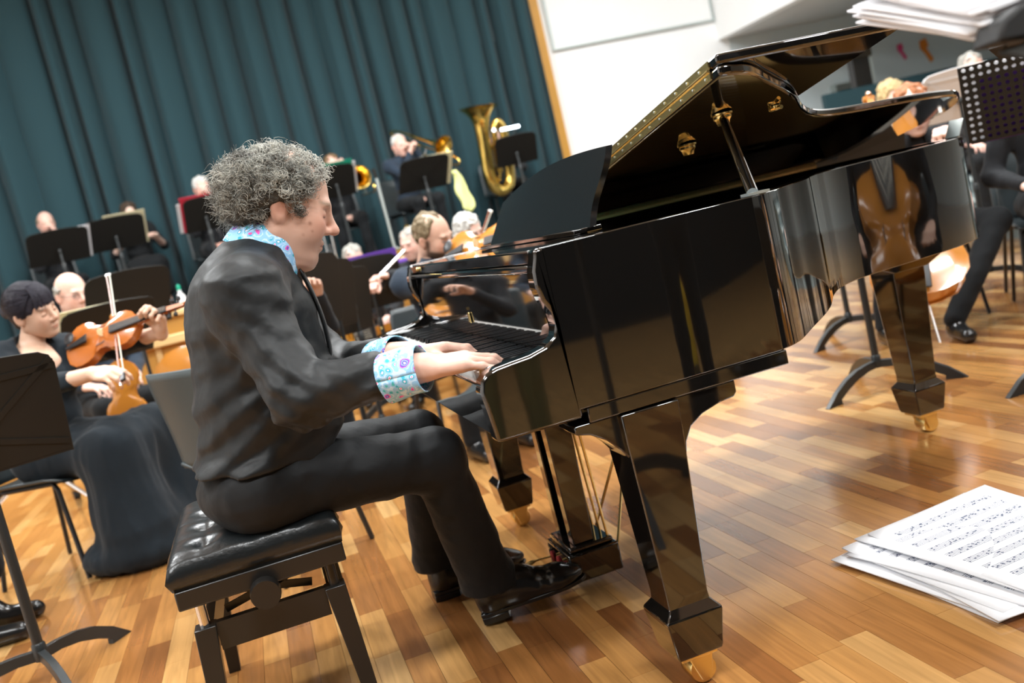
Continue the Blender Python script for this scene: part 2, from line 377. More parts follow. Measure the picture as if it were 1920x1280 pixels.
# key blocks and keys
kb = MB().box((.02, .0505, .70), (.165, .115, .772)).build('key_block', K, pn, bevel=.006)
MB().box((.02, PWD-.115, .70), (.165, PWD-.0505, .772)).build('key_block', K, pn, bevel=.006)
ky0, ky1 = .117, PWD-.117; kw = (ky1-ky0)/52
wk = MB().box((.024, .0005, .728), (.165, kw-.0005, .754)).mesh('white_key', smooth=False); wk.materials.append(M['ivory'])
bk = MB().add([(.068,.001,.755),(.165,.001,.755),(.165,.012,.755),(.068,.012,.755),(.072,.002,.767),(.165,.002,.767),(.165,.011,.767),(.072,.011,.767)], [(0,3,2,1),(4,5,6,7),(0,1,5,4),(1,2,6,5),(2,3,7,6),(3,0,4,7)]).mesh('black_key', smooth=False); bk.materials.append(M['ebony'])
# y runs treble(0) -> bass; key 0 at treble end is C8
for i in range(52):
    o = bpy.data.objects.new('white_key', wk); COL.objects.link(o); o.parent = pn; o.location = (0, ky0+i*kw, 0)
    nm = 'CBAGFED'[i % 7]
    if nm in 'BAGED' and i < 51 and i > 0:
        o = bpy.data.objects.new('black_key', bk); COL.objects.link(o); o.parent = pn; o.location = (0, ky0+(i+1)*kw-.0065, 0)
# fallboard, top rail, shelf
fp = [(.166, .752), (.172, .752), (.20, .755), (.20, .945), (.172, .945), (.166, .90), (.169, .80)]
fb = MB().prism(fp, .0505, PWD-.0505, lambda u, v, w: (u, w, v)).build('fallboard', K, pn, bevel=.004)
MB().box((.163, PWD/2-.01, .80), (.1685, PWD/2+.012, .83)).build('emblem', BR, fb, bevel=.003)
MB().box((.150, .0505, .928), (.20, PWD-.0505, .945)).build('fallboard_rail', K, pn, bevel=.006)
sh = MB().box((.158, .0505, .9455), (.385, PWD-.0505, .974)).build('music_shelf', K, pn, bevel=.004)
for yy in (1.30, 1.27):
    MB().lathe([(.0, 0), (.007, 0), (.007, .004), (.0, .006)], 12, (.1575, yy, .96), (-1, 0, 0)).build('screw', BR, sh)
MB().box((.01, PWD-.052, .79), (.018, PWD-.0499, .80)).build('lock_plate', BR, pn)
# music desk, wavy end and arched top
def deskf(u, v):
    y = .285 + .90*u; top = .168 - .05*(u**1.6) + .02*math.sin(math.pi*u)
    wob = .012*math.sin(v*math.pi*1.9)*(1-u)**6
    z = .985 + v*top; x = .385 + v*.07
    return (x, y + wob - .02*v*(1-u)**4, z)
def desk_mesh():
    b = MB(); n = 30; m = 12
    A = [deskf(i/(n-1), j/(m-1)) for j in range(m) for i in range(n)]
    B = [(p[0]+.016, p[1], p[2]) for p in A]; q = len(A)
    F = [(j*n+i, j*n+i+1, (j+1)*n+i+1, (j+1)*n+i) for j in range(m-1) for i in range(n-1)]
    F2 = [tuple(q+k for k in f[::-1]) for f in F]
    E = [(i, q+i, q+i+1, i+1) for i in range(n-1)] + [((m-1)*n+i, (m-1)*n+i+1, q+(m-1)*n+i+1, q+(m-1)*n+i) for i in range(n-1)]
    E += [(j*n, (j+1)*n, q+(j+1)*n, q+j*n) for j in range(m-1)] + [(j*n+n-1, q+j*n+n-1, q+(j+1)*n+n-1, (j+1)*n+n-1) for j in range(m-1)]
    return b.add(A+B, F+F2+E)
dk = desk_mesh().build('music_desk', M['desklac'], pn, ang=50)
MB().box((.35, .30, .9745), (.42, 1.18, .986)).build('desk_base', K, pn, bevel=.002)
# inside: soundboard, iron plate, strings, dampers
ins = [tuple(p) for p in inner]
insp = [(.39, .05)] + [(a, b) for a, b in ins if a > .45] + [(.39, PWD-.05)]
MB().prism(insp, .70, .712).build('soundboard', M['sound'], pn)
pl2 = [((a-1.0)*.93+.99, (b-.74)*.93+.74) for a, b in insp]
MB().prism(pl2, .86, .875).build('iron_plate', M['plate'], pn, bevel=.003)
st = MB()
for i in range(60):
    y = .12 + i*.021; xe = .62 + .36*(i/59)**.7*2.6
    st.tube([(.45, y, .892), (min(xe, 1.80), min(y+.06+.1*(i/59), 1.38), .892)], .0011, 4)
st.build('strings', M['wire'], pn)
MB().box((.52, .12, .895), (.56, 1.30, .92)).build('damper_rail', K, pn)
# lid
TL = math.tan(math.radians(9.1)); LX = .61
def lidz(y): return .983 + TL*(PWD-y)
lo = [(LX, -.012)] + [tuple(p) for p in offset(curve, -.012)] + [(1.0, PWD+.004), (LX, PWD+.004)]
lid = MB().prism(lo, 0, .022, lambda u, v, w: (u, v, lidz(v)+w)).build('lid', K, pn, bevel=.006)
FLP = .445
flap = MB().prism([(LX, -.012), (LX+FLP, -.012), (LX+FLP, PWD), (LX, PWD)], .0235, .0455, lambda u, v, w: (u, v, lidz(v)+w)).build('lid_flap', K, pn, bevel=.006)
hg = MB()
for k, w0 in ((0, .004), (1, .025)):
    hg.prism([(LX-.0035, .02), (LX-.0005, .02), (LX-.0005, PWD-.03), (LX-.0035, PWD-.03)], w0, w0+.017, lambda u, v, w: (u, v, lidz(v)+w))
hinge = hg.build('lid_hinge', BR, pn)
MB().tube([(LX-.005, .02, lidz(.02)+.0228), (LX-.005, PWD-.03, lidz(PWD-.03)+.0228)], .0035, 8).build('hinge_pin', BR, hinge)
hsm = MB().lathe([(.003, 0), (.003, .002), (.0006, .003)], 6, (0, 0, 0), (-1, 0, 0)).mesh('hinge_screw'); hsm.materials.append(M['alu'])
for i in range(24):
    y = .04+i*.06
    for w0 in (.012, .034):
        o = bpy.data.objects.new('screw', hsm); COL.objects.link(o); o.parent = hinge; o.location = (LX-.0035, y+(.02 if w0 > .02 else 0), lidz(y+(.02 if w0 > .02 else 0))+w0)
sp = MB(); sp.box((LX, PWD-.004, ZT-.012), (1.8, PWD+.006, ZT+.008)); sp.build('spine_hinge', BR, pn)
# prop stick and brass cups
pb = np.array((.655, .03, ZT+.004)); pt = np.array((.775, .30, lidz(.30)-.004))
MB().tube([pb, pb*.5+pt*.5, pt], [.013, .012, .010], 12).build('prop_stick', K, pn)
MB().box((.635, .012, ZT+.0005), (.685, .045, ZT+.006)).build('prop_foot', M['alu'], pn)
def cup(x, y, name='prop_cup'):
    z = lidz(y)
    return MB().lathe([(.0, -.028), (.014, -.028), (.017, -.018), (.022, -.012), (.022, -.006), (.026, -.004), (.026, 0)], 20, (x, y, z), (0, 0, 1)).build(name, BR, pn)
cup(.775, .30); cup(.805, .56)
kz = lidz(.34)
MB().lathe([(.0, -.008), (.012, -.006), (.012, 0)], 14, (.945, .34, kz)).tube([(.945, .315, kz-.007), (.945, .365, kz-.007)], .005, 8).tube([(.928, .34, kz-.007), (.962, .34, kz-.007)], .004, 8).build('lid_catch', BR, pn)
MB().bar((1.93, .90, ZT+.001), (1.985, .93, ZT+.055), .045, .004).build('lid_bumper', M['alu'], pn)
# legs
def leg(xc, yc, kind):
    L = MB()
    def sec(z, wx, wy): return [(xc-wx/2, yc-wy/2, z), (xc+wx/2, yc-wy/2, z), (xc+wx/2, yc+wy/2, z), (xc-wx/2, yc+wy/2, z)]
    S = [(ZR-.035 if kind != 'tail' else ZR+.02, .128, .128), (.55, .124, .124), (.205, .092, .092), (.188, .094, .094), (.168, .128, .128), (.085, .106, .106), (.075, .100, .100)]
    V = []; F = []
    for z, a, b in S: V += sec(z, a, b)
    for i in range(len(S)-1):
        for k in range(4): F.append((i*4+k, i*4+(k+1) % 4, i*4+4+(k+1) % 4, i*4+4+k))
    F += [(3, 2, 1, 0), tuple(len(V)-4+k for k in range(4))]
    lg = L.add(V, F).build('leg', K, pn, bevel=.003)
    c = MB()
    for sgn in (-1, 1): c.prism([(xc-.025, .075), (xc+.035, .075), (xc+.022, .012), (xc-.004, .012)], yc+sgn*.030-.004, yc+sgn*.030+.004, lambda u, v, w: (u, w, v))
    c.box((xc-.042, yc-.042, .066), (xc+.042, yc+.042, .0752))
    cs = c.build('caster', BR, lg, bevel=.002)
    MB().lathe([(.010, -.0255), (.029, -.0255), (.031, -.02), (.031, .02), (.029, .0255), (.010, .0255)], 24, (xc+.008, yc, .0312), (0, 1, 0)).build('wheel', BR, cs)
    if kind != 'tail':
        q = [(xc-.16, .6175), (xc+.20, .6175), (xc+.20, .592), (xc+.193, .583), (xc+.16, .58), (xc+.115, .568), (xc+.085, .55), (xc+.068, .522), (xc+.064, .50), (xc-.058, .52), (xc-.075, .545), (xc-.10, .573), (xc-.13, .592), (xc-.16, .60)]
        MB().prism(q, yc-.052, yc+.052, lambda u, v, w: (u, w, v)).build('leg_bracket', K, lg, bevel=.003)
    else:
        MB().prism([(xc-.18, ZR-.001), (xc+.17, ZR-.001), (xc+.15, .615), (xc+.066, .58), (xc-.066, .58), (xc-.16, .62)], yc-.075, yc+.075, lambda u, v, w: (u, w, v)).build('leg_bracket', K, lg, bevel=.003)
leg(.318, .062, 'front'); leg(.318, PWD-.062, 'front'); leg(1.728, 1.03, 'tail')
MB().box((.64, .30, .66), (.70, PWD-.05, .70)).build('brace', K, pn); MB().box((1.2, .78, .655), (1.72, 1.42, .70)).build('under_frame', K, pn)
# lyre
ly = MB().box((.255, .645, .045), (.405, .845, .125)).box((.265, .655, .125), (.395, .835, .142)).build('lyre_box', K, pn, bevel=.006)
for yy in (.69, .80):
    MB().add([(.285,yy-.02,.142),(.345,yy-.02,.142),(.345,yy+.02,.142),(.285,yy+.02,.142),(.275,yy-.024,.631),(.355,yy-.024,.631),(.355,yy+.024,.631),(.275,yy+.024,.631)], [(0,3,2,1),(4,5,6,7),(0,1,5,4),(1,2,6,5),(2,3,7,6),(3,0,4,7)]).build('lyre_post', K, ly, bevel=.003)
for yy in (.69, .745, .80):
    MB().tube(spline([(.26, yy, .085), (.20, yy, .088), (.165, yy, .08), (.150, yy, .068)], 4), [.006]*5+[.012]*4+[.015]*3+[.006], 10, flat=.45).build('pedal', BR, ly)
    MB().lathe([(.016, 0), (.016, .004), (.008, .006)], 12, (.2545, yy, .085), (-1, 0, 0)).build('pedal_collar', M['felt'], ly)
for a, b in (((.385, .67, .142), (.37, .69, .617)), ((.385, .73, .142), (.37, .74, .617)), ((.385, .79, .142), (.37, .79, .617)), ((.402, .66, .10), (.62, .78, .617)), ((.402, .84, .10), (.62, .70, .617))):
    MB().tube([a, b], .0042, 8).build('lyre_rod', BR, ly)

# ------------------------------------------------------------------ bench
bn = root('piano_bench', (-.505, .70, 0), 0, 'black adjustable piano bench with buttoned leather cushion', 'bench')
bx, by = .195, .30
def cush(u, v):
    x = -bx + 2*bx*u; y = -by + 2*by*v
    e = max(abs(2*u-1), abs(2*v-1)); return x, y
cm = MB(); nu, nv = 41, 61
def cz(u, v):
    x = (2*u-1); y = (2*v-1)
    edge = (1-abs(x)**7)**.32*(1-abs(y)**9)**.32
    gx, gy = u*3, v*5
    but = 0
    for bxx in (.22, .5, .78):
        for byy in (.14, .38, .62, .86):
            d2 = ((u-bxx)*2*bx)**2+((v-byy)*2*by)**2; but += math.exp(-d2/.0007)
    ridge = .006*(1-min(1, abs(math.sin(math.pi*(v-.02)*4.17)))**.5)*1.0 + .005*(1-min(1, abs(math.sin(math.pi*(u-.22)/.28)))**.5)
    return .468 + .036*edge - .022*min(1, but)*edge - ridge*edge
def cf(u, v):
    x = 2*u-1; y = 2*v-1; s = 1-.035*(1-(1-abs(x)**8)*(1-abs(y)**8))
    return (bx*x*s, by*y*s, cz(min(max(u, .004), .996), min(max(v, .004), .996)))
cm.grid(cf, nu, nv)
bd = MB(); 
cu = cm
V = np.concatenate(cu.v); ring = [i for i in range(nu)] + [j*nu+nu-1 for j in range(1, nv)] + [(nv-1)*nu+i for i in range(nu-2, -1, -1)] + [j*nu for j in range(nv-2, 0, -1)]
base = [(V[i][0]*1.0, V[i][1]*1.0, .423) for i in ring]; mid = [(V[i][0]*1.035+.004*math.sin(V[i][1]*70), V[i][1]*1.022, .446) for i in ring]
nr = len(ring); tot = MB(); tot.add(V, cu.f); o0 = tot.n; tot.add(mid + base, [(k, (k+1) % nr, nr+(k+1) % nr, nr+k) for k in range(nr)] + [tuple(nr+k for k in range(nr))])
for k in range(nr): tot.f.append((ring[k], ring[(k+1) % nr], o0+(k+1) % nr, o0+k)); tot.mi.append(0)
cush_o = tot.build('cushion', M['leather'], bn, ang=80)
for bxx in (.22, .5, .78):
    for byy in (.14, .38, .62, .86):
        p = cf(bxx, byy); MB().sphere((p[0], p[1], p[2]+.002), (.009, .009, .005), 10).build('button', M['leather'], cush_o)
MB().box((-bx+.008, -by+.008, .378), (bx-.008, by-.008, .4225)).build('seat_frame', M['black_satin'], bn, bevel=.004)
for sx in (-1, 1):
    for sy in (-1, 1):
        V = [(sx*(bx-.048)-.024, sy*(by-.05)-.024, .32), (sx*(bx-.048)+.024, sy*(by-.05)-.024, .32), (sx*(bx-.048)+.024, sy*(by-.05)+.024, .32), (sx*(bx-.048)-.024, sy*(by-.05)+.024, .32)]
        cx, cy = sx*(bx-.025), sy*(by-.03); V += [(cx-.016, cy-.016, 0), (cx+.016, cy-.016, 0), (cx+.016, cy+.016, 0), (cx-.016, cy+.016, 0)]
        lg = MB().add(V, [(0,1,2,3),(7,6,5,4),(0,4,5,1),(1,5,6,2),(2,6,7,3),(3,7,4,0)]).build('leg', M['black_satin'], bn, bevel=.002)
        MB().lathe([(.012, .32), (.012, .378)], 12, (sx*(bx-.048), sy*(by-.05), 0)).build('guide_post', M['chrome'] if sx < 0 else M['black_satin'], lg)
for sy in (-1, 1): MB().box((-bx+.07, sy*(by-.055)-.011, .255), (bx-.07, sy*(by-.055)+.011, .32)).build('apron', M['black_satin'], bn)
for sx in (-1, 1): MB().box((sx*(bx-.055)-.011, -by+.075, .255), (sx*(bx-.055)+.011, by-.075, .32)).build('apron', M['black_satin'], bn)
for sx in (-1, 1):
    MB().bar((-.10*sx, -by+.09, .33), (.10*sx, -by+.09, .375), .018, .006, (0, 1, 0)).build('scissor_arm', M['black_satin'], bn)
MB().lathe([(.006, -.02), (.032, -.02), (.034, -.012), (.034, .012), (.028, .02), (.006, .02)], 18, (0, -by-.020, .372), (0, 1, 0)).tube([(0, -by-.001, .372), (0, -by+.2, .372)], .006, 8).build('height_knob', M['black_satin'], bn)
# ------------------------------------------------------------------ implicit-surface modelling (people, soft shapes)
def cone(a, b, ra, rb=None, k=.02, op='u', flat=None): return ('c', np.array(a, float), np.array(b, float), ra, ra if rb is None else rb, k, op)
def ell(c, r, k=.02, op='u', R=None): return ('e', np.array(c, float), np.array(r, float), R, 0, k, op)
def half(n, d, k=.006, op='i'): n = np.array(n, float); return ('h', n/np.linalg.norm(n), d/np.linalg.norm(n), None, 0, k, op)
def _hash(i, j, k):
    h = (i*374761393 + j*668265263 + k*2147483647) & 0x7fffffff
    h = ((h ^ (h >> 13))*1274126177) & 0x7fffffff
    return (h ^ (h >> 16)).astype(np.float64) % 10007 / 10007.
def noise3(P):
    I = np.floor(P).astype(np.int64); f = P-I; f = f*f*(3-2*f); r = 0
    for dx in (0, 1):
        for dy in (0, 1):
            for dz in (0, 1):
                w = (f[:, 0] if dx else 1-f[:, 0])*(f[:, 1] if dy else 1-f[:, 1])*(f[:, 2] if dz else 1-f[:, 2])
                r = r + w*_hash(I[:, 0]+dx, I[:, 1]+dy, I[:, 2]+dz)
    return r
def _sdf(prims, P, disp=None):
    d = np.full(len(P), 9.)
    for q in prims:
        if q[0] == 'c':
            ba = q[2]-q[1]; pa = P-q[1]; t = np.clip(pa @ ba/max(ba @ ba, 1e-9), 0, 1)
            e = np.linalg.norm(pa-t[:, None]*ba, axis=1)-(q[3]+(q[4]-q[3])*t)
        elif q[0] == 'e':
            p = P-q[1]
            if q[3] is not None: p = p @ q[3]
            k0 = np.linalg.norm(p/q[2], axis=1); k1 = np.linalg.norm(p/q[2]**2, axis=1); e = k0*(k0-1)/np.maximum(k1, 1e-6)
        else: e = P @ q[1]-q[2]
        k = q[5]; op = q[6]
        if op == 'u': h = np.maximum(k-np.abs(d-e), 0)/k; d = np.minimum(d, e)-h*h*k/4
        elif op == 's': e = -e; h = np.maximum(k-np.abs(d-e), 0)/k; d = np.maximum(d, e)+h*h*k/4
        else: h = np.maximum(k-np.abs(d-e), 0)/k; d = np.maximum(d, e)+h*h*k/4
    return d if disp is None else d+disp(P)
def nets(prims, h, disp=None, lo=None, hi=None, slack=.012, warp=0.):
    sdf = (lambda p, P, d: _sdf(p, P+warp*(np.stack([noise3(P*45.+7), noise3(P*45.+31), noise3(P*38.+53)], 1)-.5), d)) if warp else _sdf
    if lo is None:
        L = []; H = []
        for q in prims:
            if q[6] != 'u': continue
            if q[0] == 'c': r = max(q[3], q[4]); L.append(np.minimum(q[1], q[2])-r); H.append(np.maximum(q[1], q[2])+r)
            else: r = q[2].max() if q[3] is not None else q[2]; L.append(q[1]-r); H.append(q[1]+r)
        lo = np.min(L, 0)-.02; hi = np.max(H, 0)+.02
    lo = np.array(lo, float); hi = np.array(hi, float); B = 6; nb = np.ceil(((hi-lo)/h+2)/B).astype(int)
    ix = np.stack(np.meshgrid(*[np.arange(n) for n in nb], indexing='ij'), -1).reshape(-1, 3)
    D0 = sdf(prims, lo+(ix*B+(B-1)/2)*h, disp); G = np.empty((nb[0], B, nb[1], B, nb[2], B), np.float32)
    G[:] = np.where(D0 > 0, 1., -1.).reshape(nb[0], 1, nb[1], 1, nb[2], 1)
    act = ix[np.abs(D0) < B*h*.95+2*h+slack]
    if not len(act): return np.zeros((0, 3)), np.zeros((0, 4), int)
    off = np.stack(np.meshgrid(*[np.arange(B)]*3, indexing='ij'), -1).reshape(-1, 3)
    for s in range(0, len(act), 1500):
        a = act[s:s+1500]; pts = lo+((a[:, None]*B+off[None]).reshape(-1, 3))*h
        G[a[:, 0], :, a[:, 1], :, a[:, 2], :] = sdf(prims, pts, disp).reshape(-1, B, B, B)
    G = G.reshape(nb*B); ins = G < 0
    c = np.zeros(np.array(G.shape)-1, np.int8)
    for dx in (0, 1):
        for dy in (0, 1):
            for dz in (0, 1): c += ins[dx:c.shape[0]+dx, dy:c.shape[1]+dy, dz:c.shape[2]+dz]
    cell = np.argwhere((c > 0) & (c < 8)); idx = np.full(c.shape, -1, np.int32); idx[cell[:, 0], cell[:, 1], cell[:, 2]] = np.arange(len(cell))
    cor = [(dx, dy, dz) for dx in (0, 1) for dy in (0, 1) for dz in (0, 1)]
    val = np.stack([G[cell[:, 0]+a, cell[:, 1]+b, cell[:, 2]+e] for a, b, e in cor], 1)
    acc = np.zeros((len(cell), 3)); cnt = np.zeros(len(cell))
    for i in range(8):
        for j in range(i+1, 8):
            if sum(abs(np.array(cor[i])-np.array(cor[j]))) != 1: continue
            vi, vj = val[:, i], val[:, j]; m = (vi < 0) != (vj < 0); t = np.where(m, vi/np.where(m, vi-vj, 1), 0)
            acc += np.where(m[:, None], np.array(cor[i])+t[:, None]*(np.array(cor[j])-np.array(cor[i])), 0); cnt += m
    V = lo+(cell+acc/cnt[:, None])*h; Q = []
    for ax in range(3):
        s0 = [slice(1, -1)]*3; s1 = [slice(1, -1)]*3; s0[ax] = slice(0, -1); s1[ax] = slice(1, None)
        A = ins[tuple(s0)]; C = ins[tuple(s1)]; e = np.argwhere(A != C); st = A[e[:, 0], e[:, 1], e[:, 2]]
        o = np.ones(3, int); o[ax] = 0; e = e+o; u, v = [(1, 2), (2, 0), (0, 1)][ax]
        def cl(du, dv): q = e.copy(); q[:, u] -= du; q[:, v] -= dv; return idx[q[:, 0], q[:, 1], q[:, 2]]
        q = np.stack([cl(1, 1), cl(0, 1), cl(0, 0), cl(1, 0)], 1); q[~st] = q[~st][:, ::-1]; Q.append(q)
    Q = np.concatenate(Q); Q = Q[(Q >= 0).all(1)]
    return V, Q
def qmesh(name, parts, cols=None):
    """parts: list of (V,Q); cols: list of per-vertex colours"""
    V = np.concatenate([p[0] for p in parts]); off = np.cumsum([0]+[len(p[0]) for p in parts]); Q = np.concatenate([p[1]+o for p, o in zip(parts, off)])
    me = bpy.data.meshes.new(name); me.vertices.add(len(V)); me.vertices.foreach_set('co', V.astype('f').ravel())
    me.loops.add(len(Q)*4); me.loops.foreach_set('vertex_index', Q.astype('i').ravel()); me.polygons.add(len(Q))
    me.polygons.foreach_set('loop_start', np.arange(0, len(Q)*4, 4, dtype='i'))
    me.update(calc_edges=True); me.polygons.foreach_set('use_smooth', np.ones(len(Q), bool))
    if cols is not None:
        C = np.concatenate(cols); a = me.color_attributes.new('Col', 'FLOAT_COLOR', 'POINT'); a.data.foreach_set('color', np.c_[C, np.ones(len(C))].astype('f').ravel())
    return me
def rot(yaw=0, pitch=0, roll=0):
    """degrees; columns forward, left, up.  pitch>0 looks down"""
    return np.array(Matrix.Rotation(math.radians(yaw), 3, 'Z') @ Matrix.Rotation(math.radians(pitch), 3, 'Y') @ Matrix.Rotation(math.radians(roll), 3, 'X'))
def N(v): v = np.asarray(v, float); return v/np.linalg.norm(v)

# ---- head in its own frame: forward +x, left +y, up +z, about .245 tall
def head_prims(nose=1., fat=0., neck=(-.05, 0, -.20), nr=.056, lips=1., fem=0., chin=0.):
    P = [ell((-.014, 0, .036), (.100, .078, .090)), ell((.030, 0, -.030), (.064, .059+.008*fat, .082), k=.04),
         ell((.072+chin, 0, -.102), (.020, .022, .018), k=.035),
         cone((-.01, .050+.008*fat, -.062), (.058, .018, -.100), .020, .016, k=.03), cone((-.01, -.050-.008*fat, -.062), (.058, -.018, -.100), .020, .016, k=.03)]
    for s in (1, -1): P.append(ell((.058, s*.038, -.024), (.030, .022, .026), k=.025))
    for s in (1, -1): P.append(ell((.050, s*(.030+.006*fat), -.054), (.034, .026, .032), k=.03))
    P.append(cone((.086-.003*fem, -.036, .020), (.086-.003*fem, .036, .020), .0095-.0025*fem, k=.018))
    for s in (1, -1):
        P.append(ell((.104, s*.033, -.002), (.020, .019, .014), k=.016, op='s')); P.append(ell((.077, s*.033, -.003), (.0145, .0155, .0125), k=.006))
    P += [cone((.088, 0, .014), (.108+.006*nose, 0, -.026), .0075, .0095, k=.014), ell((.107+.007*nose, 0, -.033), (.0125*nose, .0125, .0105), k=.010)]
    for s in (1, -1): P.append(ell((.099, s*.0125, -.038), (.011, .0075, .008), k=.008))
    P += [ell((.088, 0, -.066), (.012, .025, .007*lips), k=.008), ell((.086, 0, -.0785), (.0125, .021, .007*lips), k=.008), cone((.1015, -.021, -.0725), (.1015, .021, -.0725), .0022, k=.004, op='s')]
    if fat > .3: P.append(ell((.035, 0, -.118), (.045, .042, .022*fat), k=.04))
    for s in (1, -1):
        P += [ell((-.012, s*.080, -.012), (.020, .0095, .033), k=.008, R=rot(-18*s, -12)), ell((-.006, s*.089, -.008), (.011, .005, .019), k=.006, op='s', R=rot(-18*s, -12))]
    P.append(cone((-.022, 0, -.055), neck, nr, nr*1.08, k=.035))
    return P
def head_cols(V, skin, hairc=None, brow=None, beard=None, stub=0., red=.25, lipc=None, lash=None, bald=True, eyes=True):
    x, y, z = V.T; C = np.tile(np.array(skin, float), (len(V), 1))
    def mix(m, c): m = np.clip(m, 0, 1)[:, None]; C[:] = C*(1-m)+np.array(c)*m
    redc = np.array(skin)*np.array((1.02, .72, .66))
    g = lambda cx, cy, cz, s: np.exp(-((x-cx)**2+(np.abs(y)-cy)**2+(z-cz)**2)/s**2)
    mix(red*2*g(.075, .04, -.03, .028), redc); mix(red*2.4*g(.115, 0, -.034, .016), redc); mix(red*1.6*g(-.01, .085, -.01, .03), redc)
    mix(red*.9*g(.085, .033, -.012, .014), redc*.85)
    n = noise3(V*90.); mix((n-.5)*.22, np.array(skin)*.72)
    if stub: mix(stub*np.clip((-.042-z)*40, 0, 1)*np.clip((x-.0)*30, 0, 1)*np.clip((z+.125)*60, 0, 1), np.array((.16, .13, .11)))
    if beard is not None:
        m = np.clip((-.048-z)*60, 0, 1)*np.clip((x+.005)*40, 0, 1)*np.clip((z+.14)*50, 0, 1)
        m2 = np.clip((.015-z)*50, 0, 1)*np.clip(1-np.abs(x-.012)/.020, 0, 1)*(np.abs(y) > .045)
        mix(np.maximum(m, m2)*.95, beard)
    lc = np.array(skin)*np.array((.95, .58, .55)) if lipc is None else np.array(lipc)
    mix(np.clip(1.6-((y/.022)**2+((z+.0725)/.0095)**2)**.5*1.6, 0, 1)*(x > .078)*.8, lc)
    mix(1.0*np.exp(-(((z+.0725)/.0016)**2))*(np.abs(y) < .019)*(x > .085), lc*.35)
    b = np.array(brow if brow is not None else (hairc if hairc is not None else (.2, .15, .1)))
    zb = .024-.18*np.maximum(np.abs(y)-.034, 0)
    mix(.75*np.exp(-((z-zb)/.0042)**2)*np.clip((np.abs(y)-.012)*200, 0, 1)*np.clip((.054-np.abs(y))*200, 0, 1)*(x > .06), b)
    ey = (np.abs(np.abs(y)-.033) < .014)*(x > .07)
    if eyes:
        d = ((np.abs(y)-.033)/.012)**2+((z+.004)/.0045)**2; mix((d < 1)*ey*.75, (.55, .5, .47)); d2 = ((np.abs(y)-.033)/.0052)**2+((z+.004)/.0052)**2; mix((d2 < 1)*ey, (.03, .025, .02))
        mix(np.exp(-((z-.001)/.0016)**2)*ey*.8, (.06, .04, .03))
    else:
        cl = lash if lash is not None else (.08, .05, .04); zz = -.0085+.22*((np.abs(y)-.033)**2)*20; mix(np.exp(-((z-zz)/.0019)**2)*ey*.9, cl)
        mix(np.exp(-((z-.007)/.0016)**2)*ey*.35, np.array(skin)*.5)
    return C
def hair_prims(kind):
    if kind == 'short': return [ell((-.017, 0, .039), (.105, .083, .093)), half((2, 0, -1), .082), half((.4, 0, -1), .030), ell((.0, .09, -.02), (.03, .03, .035), k=.01, op='s'), ell((.0, -.09, -.02), (.03, .03, .035), k=.01, op='s')]
    if kind == 'receding': return [ell((-.018, 0, .037), (.103, .082, .092)), half((1, 0, -.35), .004), half((.4, 0, -1), .032), ell((.0, .09, -.02), (.03, .03, .035), k=.01, op='s'), ell((.0, -.09, -.02), (.03, .03, .035), k=.01, op='s')]
    if kind == 'sides': return [ell((-.020, 0, .030), (.106, .085, .085)), half((1, 0, -.3), .0), half((.4, 0, -1), .032), half((0, 0, 1), .055, k=.02), ell((.0, .09, -.02), (.03, .03, .035), k=.01, op='s'), ell((.0, -.09, -.02), (.03, .03, .035), k=.01, op='s')]
    if kind == 'full': return [ell((-.022, 0, .045), (.114, .092, .100)), ell((-.05, 0, -.02), (.085, .095, .085), k=.04), half((2, 0, -1), .088), half((.25, 0, -1), .075)]
    if kind == 'long': return [ell((-.018, 0, .042), (.114, .092, .098)), cone((-.05, .05, .0), (-.02, .075, -.20), .05, .035, k=.04), cone((-.05, -.05, .0), (-.02, -.075, -.20), .05, .035, k=.04), ell((-.06, 0, -.07), (.06, .08, .13), k=.04), half((2, 0, -.7), .095)]
    if kind == 'fringe': return [ell((-.018, 0, .036), (.108, .086, .096)), cone((-.05, .0, -.02), (-.07, 0, -.06), .07, .04, k=.03), ell((.128, 0, -.070), (.088, .078, .107), k=.008, op='s'), half((.62, 0, -1), .040, k=.01), ell((.004, .095, -.030), (.030, .03, .030), k=.01, op='s'), ell((.004, -.095, -.030), (.030, .03, .030), k=.01, op='s'), ell((-.130, 0, .000), (.036, .042, .042), k=.015)]
HAIRN = lambda P: .0035*(noise3(P*np.array((60., 60., 26.)))-.5)+.006*(noise3(P*22.)-.5)

